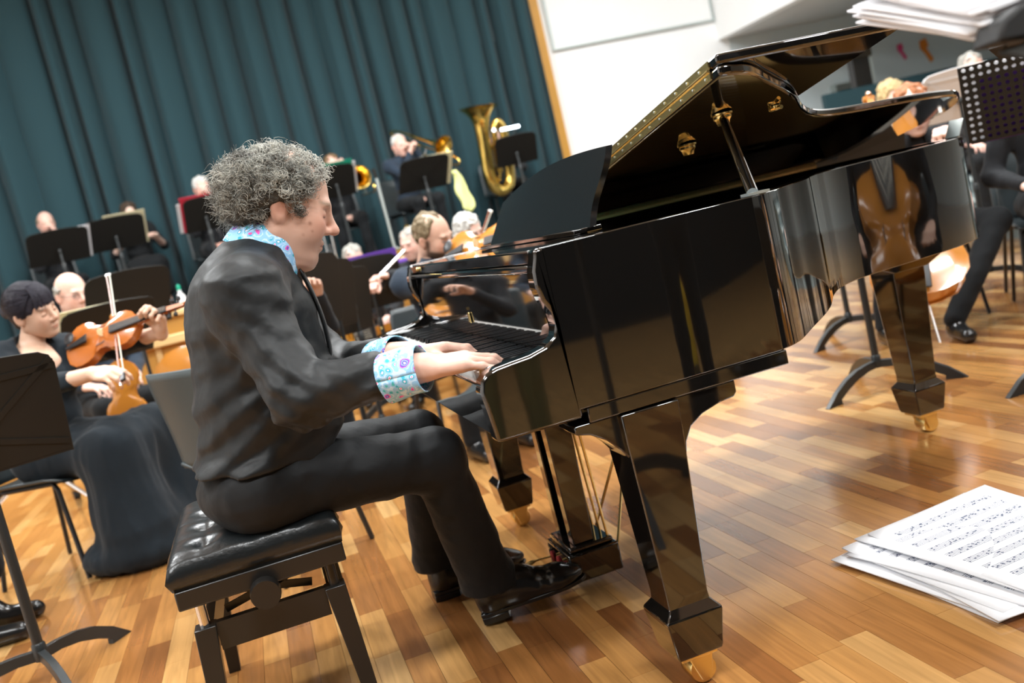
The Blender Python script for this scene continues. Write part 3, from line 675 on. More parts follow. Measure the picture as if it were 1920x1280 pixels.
# ---- right hand in its own frame: fingers +x, thumb side +y (mirrored for the other hand), back of hand +z
def hand_prims(curl=(25, 30, 30, 32), c2=1.1, thumb=(.75, .55, -.35), spread=1., th=1.):
    P = [ell((.045, -.002, 0), (.050, .040, .0145), k=.015), cone((.0, .008, 0), (-.03, .0, 0), .0235, .0255, k=.025), cone((.0, -.010, 0), (-.03, -.004, 0), .020, .024, k=.025), cone((.02, .026, -.004), (.075, .030, .001), .013, .012, k=.015), cone((.02, -.024, -.003), (.068, -.032, .0), .012, .011, k=.015)]
    base = [((.084, .030, .002), .042, .0092), ((.089, .010, .004), .046, .0094), ((.084, -.011, .003), .042, .0090), ((.073, -.031, .0), .033, .0078)]
    for (b, L, r), cu, sp in zip(base, curl, (.10, .03, -.05, -.14)):
        p = np.array(b); a = math.radians(cu*.6); sp *= spread; r *= th
        for i, (l, k) in enumerate(((L, 1.), (L*.62, .92), (L*.52, .84))):
            d = np.array((math.cos(a), sp, -math.sin(a))); q = p+d*l; P.append(cone(p, q, r*k, r*k*.92, k=.006 if i else .010)); p = q; a += math.radians(cu*c2)
    p = np.array((.020, .028, -.006)); d = N(thumb); q = p+d*.044; P.append(cone(p, q, .0145*th, .0115*th, k=.016)); d2 = N(d+np.array((.45, -.25, -.05))); r_ = q+d2*.030; P.append(cone(q, r_, .0112*th, .0098*th, k=.006)); P.append(cone(r_, r_+N(d2+np.array((.2, -.1, -.1)))*.022, .0098*th, .0075*th, k=.006))
    return P
_HC = {}
def hand_mesh(kind, h):
    if (kind, h) not in _HC:
        kw = {'rest': dict(), 'grip': dict(curl=(62, 64, 66, 68), c2=1.15, thumb=(.8, .35, -.7)), 'piano': dict(curl=(26, 22, 24, 30), c2=1.25, thumb=(.85, .5, -.28), spread=1.5), 'bow': dict(curl=(48, 52, 54, 50), c2=.8, thumb=(.75, .1, -.9))}[kind]
        _HC[(kind, h)] = nets(hand_prims(th=1. if h < .0045 else 1.12, **kw), h)
    return _HC[(kind, h)]
_HD = {}
def head_mesh(key, h, **kw):
    if (key, h) not in _HD: _HD[(key, h)] = nets(head_prims(**kw), h)
    return _HD[(key, h)]
def ik(S, W, l1, l2, pole):
    S = np.asarray(S, float); W = np.asarray(W, float); d = W-S; D = np.linalg.norm(d); D2 = min(D, (l1+l2)*.995); a = (l1*l1-l2*l2+D2*D2)/(2*D2); hh = math.sqrt(max(l1*l1-a*a, 0))
    d = d/D; p = np.asarray(pole, float); p = p-d*(p @ d); p /= np.linalg.norm(p)+1e-9
    return S+d*a+p*hh, S+d*D2

MSK = attr_mat('skin', .48, .35, sss=.12)
def hairmat(name, c, rough=.55): return pm(name, c, rough, spec=.3, var=(110, .6), bump=(200, .9, .005))
MH = {'grey': hairmat('hair_grey', (.30, .29, .26)), 'white': hairmat('hair_white', (.56, .56, .53)), 'brown': hairmat('hair_brown', (.16, .095, .04)), 'black': hairmat('hair_black', (.022, .020, .030)), 'dark': hairmat('hair_dark', (.055, .035, .022)), 'blond': hairmat('hair_blond', (.50, .37, .18)), 'mid': hairmat('hair_mid', (.20, .15, .085)), 'red': hairmat('hair_auburn', (.35, .13, .05))}
HC = {'grey': (.40, .38, .35), 'white': (.72, .72, .7), 'brown': (.15, .09, .04), 'black': (.03, .025, .03), 'dark': (.06, .04, .025), 'blond': (.5, .38, .2), 'mid': (.25, .2, .12), 'red': (.3, .12, .05)}
SHIRT = pm('black_cotton', (.010, .011, .013), .75, spec=.2, sheen=.06, bump=(45, .35, .006))
NAVY = pm('navy_cotton', (.016, .027, .044), .75, spec=.2, sheen=.08, bump=(45, .35, .006))
TROUS = pm('black_twill', (.008, .009, .010), .8, spec=.15, sheen=.04, bump=(35, .3, .006))
SHOE = pm('black_shoe_leather', (.010, .010, .010), .22, spec=.55)
MGL = pm('spectacle_frame', (.05, .05, .06), .3, .6)

def person(label, loc, yaw, s=1., seat=.45, lean=4, side=0, twist=0, head=(0, 8, 0), hands=None, poles=None, hkind=('rest', 'rest'), hrot=(None, None), knees=None, feet=None,
           skin=(.58, .36, .27), hair=None, hairc='grey', shirt=None, trous=None, fat=0., fem=0., beard=None, al=1., glasses=False, h=.013, hh=.0065, eyes=True, red=.3, brow=None, stub=0., legs=True, skirt=False, sleeve=1., nose=1., group=None, headoff=(0, 0, 0), stock=None, hairmat_=None, collar=True, name='person'):
    """seated figure; local frame forward +x, left +y. hands/knees/feet as (right, left) in local metres"""
    shirt = shirt or SHIRT; trous = trous or TROUS
    t = root(name, loc, math.radians(yaw), label, 'person', group)
    pel = np.array((0, 0, seat+.085*s)); Rb = rot(0, lean, side); Rt = Rb @ rot(twist)
    up = Rb[:, 2]; nb = pel+up*.50*s; sw = (.180-.02*fem)*s
    sh = [pel+up*.445*s+Rt @ np.array((0, e*sw, 0)) for e in (-1, 1)]
    hands = hands or ((.28, -.16, seat+.2*s), (.28, .16, seat+.2*s)); poles = poles or ((-.3, -.6, -1), (-.3, .6, -1))
    arms = []
    for i in (0, 1): e, wv = ik(sh[i], hands[i], .285*s*al, .255*s*al, poles[i]); arms.append((e, wv))
    knees = knees or ((.43*s, -.13*s, seat+.055*s), (.43*s, .13*s, seat+.055*s)); feet = feet or ((.43*s, -.14*s, 0), (.43*s, .14*s, 0))
    # clothes: upper
    f = 1+.25*fat
    T = [ell(pel+up*.335*s+Rt @ np.array((.01, 0, 0)), np.array((.112*f, .158, .165))*s, R=Rt, k=.05), ell(pel+up*.15*s+Rb @ np.array((.015+.03*fat, 0, 0)), np.array((.122*f+.02*fat, .150*f, .150))*s, R=Rb, k=.06), ell(pel+up*.01*s, np.array((.130, .172*f, .105))*s, R=Rb, k=.05),
         cone(sh[0]-up*.02*s, sh[1]-up*.02*s, .058*s, k=.05), cone(nb-up*.01*s, sh[0], .052*s, .05*s, k=.05), cone(nb-up*.01*s, sh[1], .052*s, .05*s, k=.05)]
    if fem:
        for e in (-1, 1): T.append(ell(pel+up*.30*s+Rt @ np.array((.085, e*.07, 0))*s, np.array((.07, .075, .07))*s*fem, k=.04))
    if skirt: T += [ell(nb+Rt @ np.array((.075, 0, -.025))*s, np.array((.105, .080, .125))*s, k=.012, op='s', R=Rt @ rot(0, -25))]
    for i in (0, 1):
        e, wv = arms[i]; T += [cone(sh[i], e, .061*s, .050*s, k=.05)]
        T.append(cone(e, e+(wv-e)*sleeve, .050*s, (.050-.012*sleeve)*s, k=.025))
    wr = lambda P: .010*(np.abs(noise3(P*np.array((8., 8., 13.))+3)-.5)*2-.4)+.004*(np.abs(noise3(P*24.)-.5)*2-.4)
    obj('shirt' if not skirt else 'dress', qmesh('shirt', [nets(T, h, wr)]), shirt, t)
    if collar and not fem:
        cc = MB(); Rn = Rb
        def cf2(u, v):
            a = math.radians(-150+300*u); rr = (.064+.026*v)*s; q = abs(2*u-1)
            return nb+Rn @ (np.array((-math.cos(a)*rr+.012, math.sin(a)*rr, (.060-.040*v-.03*v*q**3-.022*q)*s)))
        cc.grid(cf2, 25, 4); o = cc.build('collar', shirt, t, ang=80); sm = o.modifiers.new('s', 'SOLIDIFY'); sm.thickness = .004
    if legs:
        B_ = [ell(pel-np.array((0, 0, .02))*s, np.array((.135, .172*f, .100))*s, k=.05)]
        for i in (0, 1):
            kn = np.array(knees[i], float); ft = np.array(feet[i], float); an = ft+np.array((-.02, 0, .10*s)); hp = pel+np.array((.03, (-1, 1)[i]*.088*s, -.015*s))
            if skirt: B_ += [cone(hp, kn, .098*s, .085*s, k=.10), cone(kn, an*.6+kn*.4, .085*s, .10*s, k=.08)]
            else: B_ += [cone(hp, kn, .088*s, .064*s, k=.06), cone(kn, an, .062*s, .052*s, k=.03)]
        if skirt == 'long':
            for i in (0, 1):
                kn = np.array(knees[i]); B_ += [cone(kn, (kn[0]+.02, kn[1], .17), .10*s, .17*s, k=.12), ell((kn[0]-.03, kn[1], .06), (.24, .17, .09), k=.06)]
            B_ += [half((0, 0, -1), -.004)]
        if skirt:
            kc = (np.array(knees[0])+np.array(knees[1]))/2; B_ += [cone(pel+np.array((.1, 0, 0)), kc, .10*s, .09*s, k=.12)]
        obj('trousers' if not skirt else 'skirt', qmesh('trousers', [nets(B_, h, (lambda P: .016*(np.abs(noise3(P*np.array((13., 13., 3.))+9)-.5)*2-.4)+.006*(np.abs(noise3(P*np.array((26., 26., 8.)))-.5)*2-.4)) if skirt == 'long' else (lambda P: .007*(np.abs(noise3(P*15.+9)-.5)*2-.4)))]), trous, t)
        for i in (0, 1):
            ft = np.array(feet[i], float); a = math.atan2(ft[1]-knees[i][1]*.6, .9) if False else 0
            S_ = [cone(ft+np.array((-.05, 0, .042))*s, ft+np.array((.13, 0, .034))*s, .042*s, .036*s, k=.02), ell(ft+np.array((-.02, 0, .075))*s, np.array((.05, .038, .05))*s, k=.03), half((0, 0, -1), -.001)]
            obj('shoe', qmesh('shoe', [nets(S_, min(h, .011))]), SHOE, t)
    # body
    Rh = rot(*head); hc = nb+up*.105*s+Rh @ np.array((.022, 0, .045))*s+np.array(headoff)
    key = (round(nose, 2), round(fat, 2), fem > 0); hv, hq = head_mesh(key, hh, nose=nose, fat=fat, fem=min(fem, 1.), nr=.047 if fem else .056)
    kw = {} if beard is None else dict(beard=beard)
    parts = [((Rh @ (hv.T*s)).T+hc, hq)]; cols = [head_cols(hv, skin, HC.get(hairc), brow=brow, stub=stub, eyes=eyes, red=red, **kw)]
    nk = [cone(pel, nb-up*.06*s, .07*s, .06*s, k=.05), cone(nb-up*.05*s, sh[0], .04*s, .03*s), cone(nb-up*.05*s, sh[1], .04*s, .03*s)]
    for i in (0, 1): nk += [cone(sh[i], arms[i][0], .032*s, .030*s), cone(arms[i][0], arms[i][1], .032*s, .024*s), cone(pel, np.array(knees[i]), .05*s, .04*s), cone(np.array(knees[i]), np.array(feet[i])+np.array((-.02, 0, .08)), .038*s, .03*s)]
    if sleeve < .9:
        for i in (0, 1): nk += [cone(arms[i][0], arms[i][1], .040*s, .026*s)]
    if sleeve < .3:
        for i in (0, 1): nk += [cone(sh[i], arms[i][0], .047*s, .040*s)]
    nk += [cone(nb-up*.05*s, hc+Rh @ np.array((-.022, 0, -.06))*s, (.060-.008*fem)*s, (.054-.008*fem)*s)]
    if skirt: nk += [ell(pel+up*.36*s+Rt @ np.array((.02, 0, 0)), np.array((.116, .14, .12))*s, R=Rt, k=.04)]
    nv_, nq_ = nets(nk, .011); parts.append((nv_, nq_)); cols.append(np.tile(skin, (len(nv_), 1)))
    for i in (0, 1):
        e, wv = arms[i]; d = N(wv-e)
        Mf = hrot[i]
        if Mf is None: fx, fz = d, np.array((0, 0, 1.))
        else: fx, fz = Mf
        fr = frame(wv+N(fx)*.02*s, fx, fz); gv, gq = hand_mesh(hkind[i], max(.0055, hh) if hh > .004 else .0035); gv = gv.copy()*s
        if i == 1: gv[:, 1] *= -1; gq = gq[:, ::-1]
        parts.append((xf(fr, gv), gq)); cc = np.tile(np.array(skin)*1.03, (len(gv), 1)); cols.append(cc)
    bo = obj('body', qmesh('body', parts, cols), MSK, t)
    if hair:
        pv, pq = nets(hair_prims(hair), hh*.8, HAIRN, warp=.008 if hair == 'fringe' else .022); obj('hair', qmesh('hair', [((Rh @ (pv.T*s)).T+hc, pq)]), hairmat_ or MH[hairc], t)
    if glasses:
        g = MB()
        for e in (-1, 1):
            g.tube([hc+Rh @ (np.array((.098, e*.033+.020*math.cos(a), -.003+.015*math.sin(a)))*s) for a in np.linspace(0, 2*math.pi, 17)[:-1]], .0016, 5, closed=True)
            g.tube([hc+Rh @ (np.array(p)*s) for p in ((.096, e*.052, .0), (.06, e*.072, .0), (-.01, e*.084, .002))], .0016, 5)
        g.tube([hc+Rh @ (np.array((.100, y, .0))*s) for y in (-.013, .013)], .0016, 5); g.build('spectacles', MGL, t)
    return dict(root=t, hc=hc, Rh=Rh, nb=nb, sh=sh, arms=arms, pel=pel, M=np.array(Matrix.Translation(loc) @ Matrix.Rotation(math.radians(yaw), 4, 'Z')))
def to_local(loc, yaw, P):
    Mi = np.array((Matrix.Translation(loc) @ Matrix.Rotation(math.radians(yaw), 4, 'Z')).inverted()); return xf(Mi, np.asarray(P, float))
# ------------------------------------------------------------------ furniture and instruments
def thing(name, Mx, label, cat, group=None):
    o = root(name, (0, 0, 0), 0, label, cat, group); o.matrix_world = Matrix(np.asarray(Mx).tolist()); return o
def yawM(loc, yaw): return np.array(Matrix.Translation(loc) @ Matrix.Rotation(math.radians(yaw), 4, 'Z'))
LEGP = [(0, .118), (.06, .116), (.13, .108), (.20, .088), (.27, .052), (.335, .002), (.335, 0), (.25, 0), (.252, .018), (.20, .044), (.13, .070), (.06, .084), (0, .086)]
def music_stand(label, loc, yaw, zc=1.0, tilt=25, w=.52, hgt=.34, legyaw=0, ribs=False, group=None, mat='stand', holes=False, legs=True):
    """+x of the stand looks at its player; the desk's back looks the other way"""
    t = thing('music_stand', yawM(loc, yaw), label, 'music stand', group)
    a = math.radians(tilt); D = np.eye(4); D[:3, 0] = (math.cos(a), 0, math.sin(a)); D[:3, 1] = (0, 1, 0); D[:3, 2] = (-math.sin(a), 0, math.cos(a)); D[:3, 3] = (0, 0, zc)
    dk = lambda P: xf(D, P)
    if not holes:
        pts = [(-w/2, -hgt/2), (w/2, -hgt/2), (w/2, hgt/2-.05), (w/2-.012, hgt/2-.022), (w/2-.03, hgt/2-.012)] + [(w/2*u, hgt/2-.012+.022*(1-u*u)) for u in np.linspace(.85, -.85, 9)] + [(-w/2+.03, hgt/2-.012), (-w/2+.012, hgt/2-.022), (-w/2, hgt/2-.05)]
        d = MB().prism(pts, -.003, .003, lambda u, v, ww: dk([(ww, u, v)])[0]).build('desk', M[mat], t, bevel=.0015)
    else:
        b = MB(); nx, nz = int(w/.0256), int(hgt/.0256); cw, ch = w/nx, hgt/nz; rr = .0075
        for i in range(nx):
            for j in range(nz):
                cy, cz_ = -w/2+(i+.5)*cw, -hgt/2+(j+.5)*ch; sq = []; ci = []
                for k in range(16):
                    an = 2*math.pi*k/16; c_, s_ = math.cos(an), math.sin(an); m_ = max(abs(c_), abs(s_)); sq.append((cy+c_/m_*cw/2, cz_+s_/m_*ch/2)); ci.append((cy+c_*rr, cz_+s_*rr))
                Vv = [dk([(-.002, p[0], p[1])])[0] for p in sq]+[dk([(-.002, p[0], p[1])])[0] for p in ci]+[dk([(.002, p[0], p[1])])[0] for p in sq]+[dk([(.002, p[0], p[1])])[0] for p in ci]
                b.add(Vv, [(k, (k+1) % 16, 16+(k+1) % 16, 16+k) for k in range(16)]+[(32+(k+1) % 16, 32+k, 48+k, 48+(k+1) % 16) for k in range(16)]+[(16+k, 16+(k+1) % 16, 48+(k+1) % 16, 48+k) for k in range(16)])
        d = b.build('desk', M[mat], t)
        for e in (-1, 1): MB().add(dk([(-.006, e*w/2-.006, -hgt/2), (.006, e*w/2-.006, -hgt/2), (.006, e*w/2+.006, -hgt/2), (-.006, e*w/2+.006, -hgt/2), (-.006, e*w/2-.006, hgt/2), (.006, e*w/2-.006, hgt/2), (.006, e*w/2+.006, hgt/2), (-.006, e*w/2+.006, hgt/2)]), [(0,3,2,1),(4,5,6,7),(0,1,5,4),(1,2,6,5),(2,3,7,6),(3,0,4,7)]).build('desk_rim', M[mat], d)
    B = [(-.003, -w/2, -hgt/2-.006), (.055, -w/2, -hgt/2-.006), (.055, w/2, -hgt/2-.006), (-.003, w/2, -hgt/2-.006), (-.003, -w/2, -hgt/2), (.055, -w/2, -hgt/2), (.055, w/2, -hgt/2), (-.003, w/2, -hgt/2)]
    MB().add(dk(B), [(0,3,2,1),(4,5,6,7),(0,1,5,4),(1,2,6,5),(2,3,7,6),(3,0,4,7)]).build('tray', M[mat], t)
    if ribs:
        for p, q in (((0, -.07), (w/2-.01, hgt/2-.03)), ((0, -.07), (-w/2+.01, hgt/2-.03)), ((-w/2+.01, hgt/2-.055), (w/2-.01, hgt/2-.055)), ((0, -.06), (w/2-.01, -hgt/2+.03)), ((0, -.06), (-w/2+.01, -hgt/2+.03))):
            A = dk([(-.0045, p[0], p[1]), (-.0045, q[0], q[1])]); MB().bar(A[0], A[1], .018, .004, D[:3, 0]).build('rib', M[mat], d)
    hb = dk([(-.012, 0, -.04)])[0]
    MB().lathe([(.012, 0), (.014, .008), (.014, .03), (.010, .036)], 12, hb-np.array((.004, 0, .02))).build('tilt_joint', M['standtube'], t)
    zm = min(.62, hb[2]-.12)
    MB().tube([(0, 0, .10), (0, 0, zm)], .0155, 12).build('lower_post', M['standtube'], t)
    MB().tube([(0, 0, zm), (hb[0], 0, hb[2])], .0105, 12).build('upper_post', M['standtube'], t)
    MB().lathe([(.019, 0), (.019, .04), (.015, .046)], 12, (0, 0, zm-.03)).sphere((.024, 0, zm-.01), .008, 8).build('collar', M['standtube'], t)
    MB().lathe([(.020, .085), (.022, .10), (.020, .135), (.016, .14)], 14).build('hub', M['standtube'], t)
    for k in range(3):
        an = math.radians(legyaw+120*k); c_, s_ = math.cos(an), math.sin(an)
        MB().prism(LEGP, -.011, .011, lambda u, v, ww: ((u+.008)*c_-ww*s_, (u+.008)*s_+ww*c_, v)).build('leg', M['standtube'], t, bevel=.003)
    return t, D
def stand_sheet(label, loc, yaw, D, y=0, w=.31, hgt=.30, mat='paper', off=.006, up=.0, group=None, name='sheet_music', cat='sheet music'):
    Mx = yawM(loc, yaw) @ D
    t = MB().box((off, y-w/2, -.165+up), (off+.004, y+w/2, -.165+up+hgt)).build(name, M[mat]); t.matrix_world = Matrix(Mx.tolist())
    return tag(t, label, cat, group)

def chair(label, loc, yaw, mat='chair', group=None, zs=.44):
    t = thing('orchestra_chair', yawM(loc, yaw), label, 'chair', group)
    def seatf(u, v):
        x = -.20+.41*u; y = -.215+.43*v; e = abs(2*v-1)
        return (x, y, zs-.018*(1-e**2.2)-.02*max(0, u-.8)*5*.6+.02*max(0, .15-u)*4+.012*e**4)
    s = MB().grid(seatf, 17, 17).build('seat', M[mat], t, ang=80); q = s.modifiers.new('s', 'SOLIDIFY'); q.thickness = .010
    def backf(u, v):
        z = zs+.0+.37*u; hw = .215-.012*u-.03*max(0, u-.75)**2*10; y = -hw+2*hw*v; e = abs(2*v-1); lo_ = max(0, .25-u)*4
        return (-.20-.03*lo_*0-.085*u**1.3+.028*(e**2.2)*(.4+.6*u), y, z-.0*e)
    b = MB().grid(backf, 15, 17).build('backrest', M[mat], t, ang=80); q = b.modifiers.new('s', 'SOLIDIFY'); q.thickness = .010; q.offset = 0
    for sx in (-1, 1):
        for sy in (-1, 1):
            MB().tube([(sx*.13+.0, sy*.165, zs-.022), (sx*.16, sy*.18, zs-.05), (sx*.215, sy*.215, .004)], [.0105, .0105, .0105], 10).build('leg', M['tubeblack'], t)
    for sy in (-1, 1): MB().tube([(-.14, sy*.165, zs-.024), (.14, sy*.165, zs-.024)], .0100, 8).build('seat_rail', M['tubeblack'], t)
    return t

VOUT = [(0, .012), (.004, .035), (.02, .075), (.05, .098), (.08, .103), (.115, .097), (.135, .084), (.141, .080), (.149, .066), (.172, .056), (.20, .057), (.217, .066), (.224, .072), (.24, .074), (.27, .083), (.30, .080), (.33, .062), (.35, .032), (.356, .012)]
def violin(label, Mx, name='violin', k=1., rib=.032, mat='varnish', cat='violin', endpin=0, group=None, detail=True, back=None):
    t = thing(name, Mx, label, cat, group); vm = M[mat]
    up_ = [(x*k, y*k) for x, y in VOUT]; poly = up_+[(x, -y) for x, y in up_[::-1]]; n = len(poly); R_ = rib*k
    ins_ = [(.18*k+(x-.18*k)*.975, y*.965) for x, y in poly]
    MB().prism(ins_, .002*k, R_).build('ribs', vm, t)
    def plate(z0, sgn):
        b = MB(); V = []; rings = [(1, 0), (1, .0035), (.93, .0045), (.8, .009), (.55, .0145), (.25, .0165)]
        for sc, dz in rings: V += [(.18*k+(x-.18*k)*sc, y*sc, z0+sgn*dz*k) for x, y in poly]
        V.append((.18*k, 0, z0+sgn*.017*k)); F = [(i*n+a, i*n+(a+1) % n, (i+1)*n+(a+1) % n, (i+1)*n+a) for i in range(len(rings)-1) for a in range(n)]
        F += [((len(rings)-1)*n+a, (len(rings)-1)*n+(a+1) % n, len(V)-1) for a in range(n)]+[tuple(range(n))]
        return b.add(V, F)
    top = plate(R_+.0002, 1).build('top_plate', vm, t, ang=50); plate(.0018*k, -1).build('back_plate', vm, t, ang=50)
    for e in (-1, 1):
        z = R_+.0125*k; pts = spline([(.158*k, e*.047*k, z-.003*k), (.164*k, e*.040*k, z), (.18*k, e*.040*k, z), (.20*k, e*.036*k, z+.001*k), (.217*k, e*.028*k, z+.001*k), (.222*k, e*.022*k, z+.0015*k)], 4)
        MB().tube(pts, .0022*k, 6).build('sound_hole', M['ebwood'], top)
    zt = R_+.017*k
    MB().add([(.235*k, -.021*k, zt+.006*k), (.235*k, .021*k, zt+.006*k), (.50*k, .0125*k, R_+.004*k), (.50*k, -.0125*k, R_+.004*k), (.235*k, -.018*k, zt+.014*k), (.235*k, .018*k, zt+.014*k), (.50*k, .0115*k, R_+.012*k), (.50*k, -.0115*k, R_+.012*k)], [(3,2,1,0),(4,5,6,7),(0,1,5,4),(1,2,6,5),(2,3,7,6),(3,0,4,7)]).build('fingerboard', M['ebwood'], t)
    nk = MB().tube([(.35*k, 0, R_-.008*k), (.38*k, 0, R_-.004*k), (.49*k, 0, R_-.004*k)], [.018*k, .0125*k, .0115*k], 10)
    nk.bar((.485*k, 0, R_-.002*k), (.575*k, 0, R_-.012*k), .022*k, .022*k, w2=.016*k, h2=.016*k).build('neck', vm, t)
    sc = MB(); a = np.linspace(0, 3.6*math.pi, 26); r_ = np.linspace(.016, .003, 26)*k
    sc.tube(np.stack([.585*k-r_*np.sin(a)*-1, 0*a, R_-.016*k+r_*np.cos(a)], 1), .0058*k, 7).lathe([(.004*k, -.015*k), (.0085*k, -.013*k), (.0085*k, .013*k), (.004*k, .015*k)], 10, (.585*k, 0, R_-.016*k), (0, 1, 0)).build('scroll', vm, t)
    for i in range(4):
        e = (-1, 1)[i % 2]; x = (.505+.016*i)*k; MB().lathe([(.003*k, 0), (.0035*k, .018*k), (.009*k, .022*k), (.009*k, .034*k), (.004*k, .036*k)], 8, (x, e*.008*k, R_-.005*k), (0, e, 0)).build('peg', M['ebwood'], t)
    MB().prism([(-.021*k, R_+.012*k), (-.012*k, R_+.018*k), (-.019*k, R_+.034*k), (-.017*k, R_+.044*k), (0, R_+.049*k), (.017*k, R_+.044*k), (.019*k, R_+.034*k), (.012*k, R_+.018*k), (.021*k, R_+.012*k), (0, R_+.02*k)], .193*k, .1965*k, lambda u, v, w_: (w_, u, v)).build('bridge', M['maple'], t)
    MB().add([(.008*k, -.008*k, R_+.014*k), (.008*k, .008*k, R_+.014*k), (.125*k, .021*k, R_+.030*k), (.125*k, -.021*k, R_+.030*k), (.008*k, -.005*k, R_+.020*k), (.008*k, .005*k, R_+.020*k), (.125*k, .017*k, R_+.038*k), (.125*k, -.017*k, R_+.038*k)], [(3,2,1,0),(4,5,6,7),(0,1,5,4),(1,2,6,5),(2,3,7,6),(3,0,4,7)]).build('tailpiece', M['ebwood'], t, bevel=.001)
    for i in range(4):
        y0 = (-.012+.008*i)*k; MB().tube([(.123*k, y0*.9, R_+.037*k), (.195*k, y0*1.4, R_+.0485*k), (.498*k, y0*.6, R_+.0135*k)], .0006*k if k < 1.5 else .0011, 4).build('string', M['wire'], t)
    if endpin: MB().tube([(0, 0, R_/2), (-endpin, 0, R_/2)], .005, 8).build('endpin', M['chrome'], t)
    elif k < 1.5: MB().sphere((.028*k, .040*k, R_+.024*k), (.024*k, .030*k, .006*k), 12).tube([(.0, .03*k, 0), (.003*k, .03*k, R_+.02*k)], .003, 6).build('chin_rest', M['ebwood'], t)
    return t
def bow(label, a, b, hairdir, L=None, group=None):
    """from frog a to tip b; hair on the hairdir side"""
    a = np.asarray(a, float); b = np.asarray(b, float); d = N(b-a); hd_ = np.asarray(hairdir, float); hd_ = N(hd_-d*(hd_ @ d)); Ln = np.linalg.norm(b-a)
    t = root('bow', tuple(a), 0, label, 'bow', group); o = lambda P: P-a
    c = spline([a-d*.02, a+d*Ln*.25+hd_*.002, a+d*Ln*.55+hd_*.007, a+d*Ln*.85+hd_*.004, b], 4)
    MB().tube(o(c), np.linspace(.0046, .0030, len(c)), 8).build('stick', M['bowstick'], t)
    MB().bar(o(a+d*.035+hd_*.019), o(b-d*.012+hd_*.017), .007, .0014, hd_).build('hair', M['bowhair'], t)
    MB().bar(o(a+hd_*.012), o(a+d*.045+hd_*.012), .013, .020, hd_).build('frog', M['ebwood'], t, bevel=.002)
    MB().bar(o(b-hd_*.002), o(b-d*.012+hd_*.020), .007, .012, d).build('tip', M['ivory'], t)
    MB().lathe([(.005, -.025), (.005, -.012)], 8, (0, 0, 0), d).build('screw', M['silver'], t)
    return t
def flare(r0, r1, L, n=14, p=5.): return [(r0+(r1-r0)*(.12*u+.88*u**p), L*u) for u in np.linspace(0, 1, n)]
def bell(parent, o, ax, r0, r1, L, mat, name='bell'):
    f_ = flare(r0, r1, L); prof = f_+[(r1+.004, L+.001), (r1-.002, L+.001)]+[(max(r-.003, .002), z) for r, z in f_[::-1]]
    return MB().lathe(prof, 28, o, ax, cap=False).build(name, M[mat], parent, ang=60)
def trombone(label, Mx, group=None):
    """bell points +x, slide below along +x"""
    t = thing('trombone', Mx, label, 'trombone', group)
    bell(t, (-.05, 0, 0), (1, 0, 0), .012, .105, .50, 'gold')
    MB().tube(spline([(-.05, 0, 0), (-.25, 0, 0), (-.36, 0, -.03), (-.39, .05, -.06), (-.36, .1, -.08), (-.25, .1, -.08), (.0, .1, -.08)], 6), .010, 10).build('back_bow', M['gold'], t)
    for z in (-.08, -.155): MB().tube([(-.02, .1, z), (.55, .1, z)], .0075, 10).build('slide_tube', M['gold'], t)
    MB().tube(spline([(.55, .1, -.08), (.585, .1, -.09), (.60, .1, -.1175), (.585, .1, -.145), (.55, .1, -.155)], 4), .0085, 10).build('slide_bow', M['gold'], t)
    for x in (.0, .10): MB().tube([(x, .1, -.08), (x, .1, -.155)], .005, 8).build('brace', M['silver'], t)
    MB().tube([(-.10, 0, 0), (-.10, .1, -.08)], .005, 8).build('brace', M['silver'], t)
    MB().lathe([(.007, 0), (.006, -.05), (.013, -.075), (.011, -.078)], 14, (-.02, .1, -.155), (1, 0, 0)).build('mouthpiece', M['silver'], t)
    return t
def tuba(label, Mx):
    t = thing('tuba', Mx, label, 'tuba')
    bell(t, (0, 0, .40), (0, 0, 1), .066, .20, .36, 'gold')
    MB().tube(spline([(0, 0, .42), (0, 0, .15), (.03, 0, -.02), (.12, 0, -.09), (.22, 0, -.03), (.25, 0, .12), (.25, 0, .45), (.235, 0, .55), (.19, 0, .60), (.145, 0, .55), (.135, 0, .40), (.135, 0, .10)], 6), np.linspace(.068, .030, 67), 14).build('main_bow', M['gold'], t)
    MB().tube(spline([(.135, 0, .10), (.12, .03, .02), (.07, .06, .06), (.07, .07, .30), (.11, .07, .38), (.15, .07, .32), (.15, .07, .15)], 6), .017, 10).build('branch_tube', M['gold'], t)
    for i in range(4):
        v = MB().lathe([(.018, 0), (.018, .16), (.014, .165), (.006, .17), (.006, .19), (.013, .192), (.013, .198)], 12, (.05+.045*i, .075, .16)).build('valve', M['silver'], t)
    MB().tube(spline([(.07, -.01, .34), (.10, -.09, .46), (.06, -.15, .50)], 5), .008, 8).build('leadpipe', M['gold'], t)
    MB().lathe([(.008, 0), (.009, .03), (.018, .06), (.017, .062)], 12, (.06, -.15, .50), (-.6, -.75, .1)).build('mouthpiece', M['silver'], t)
    return t
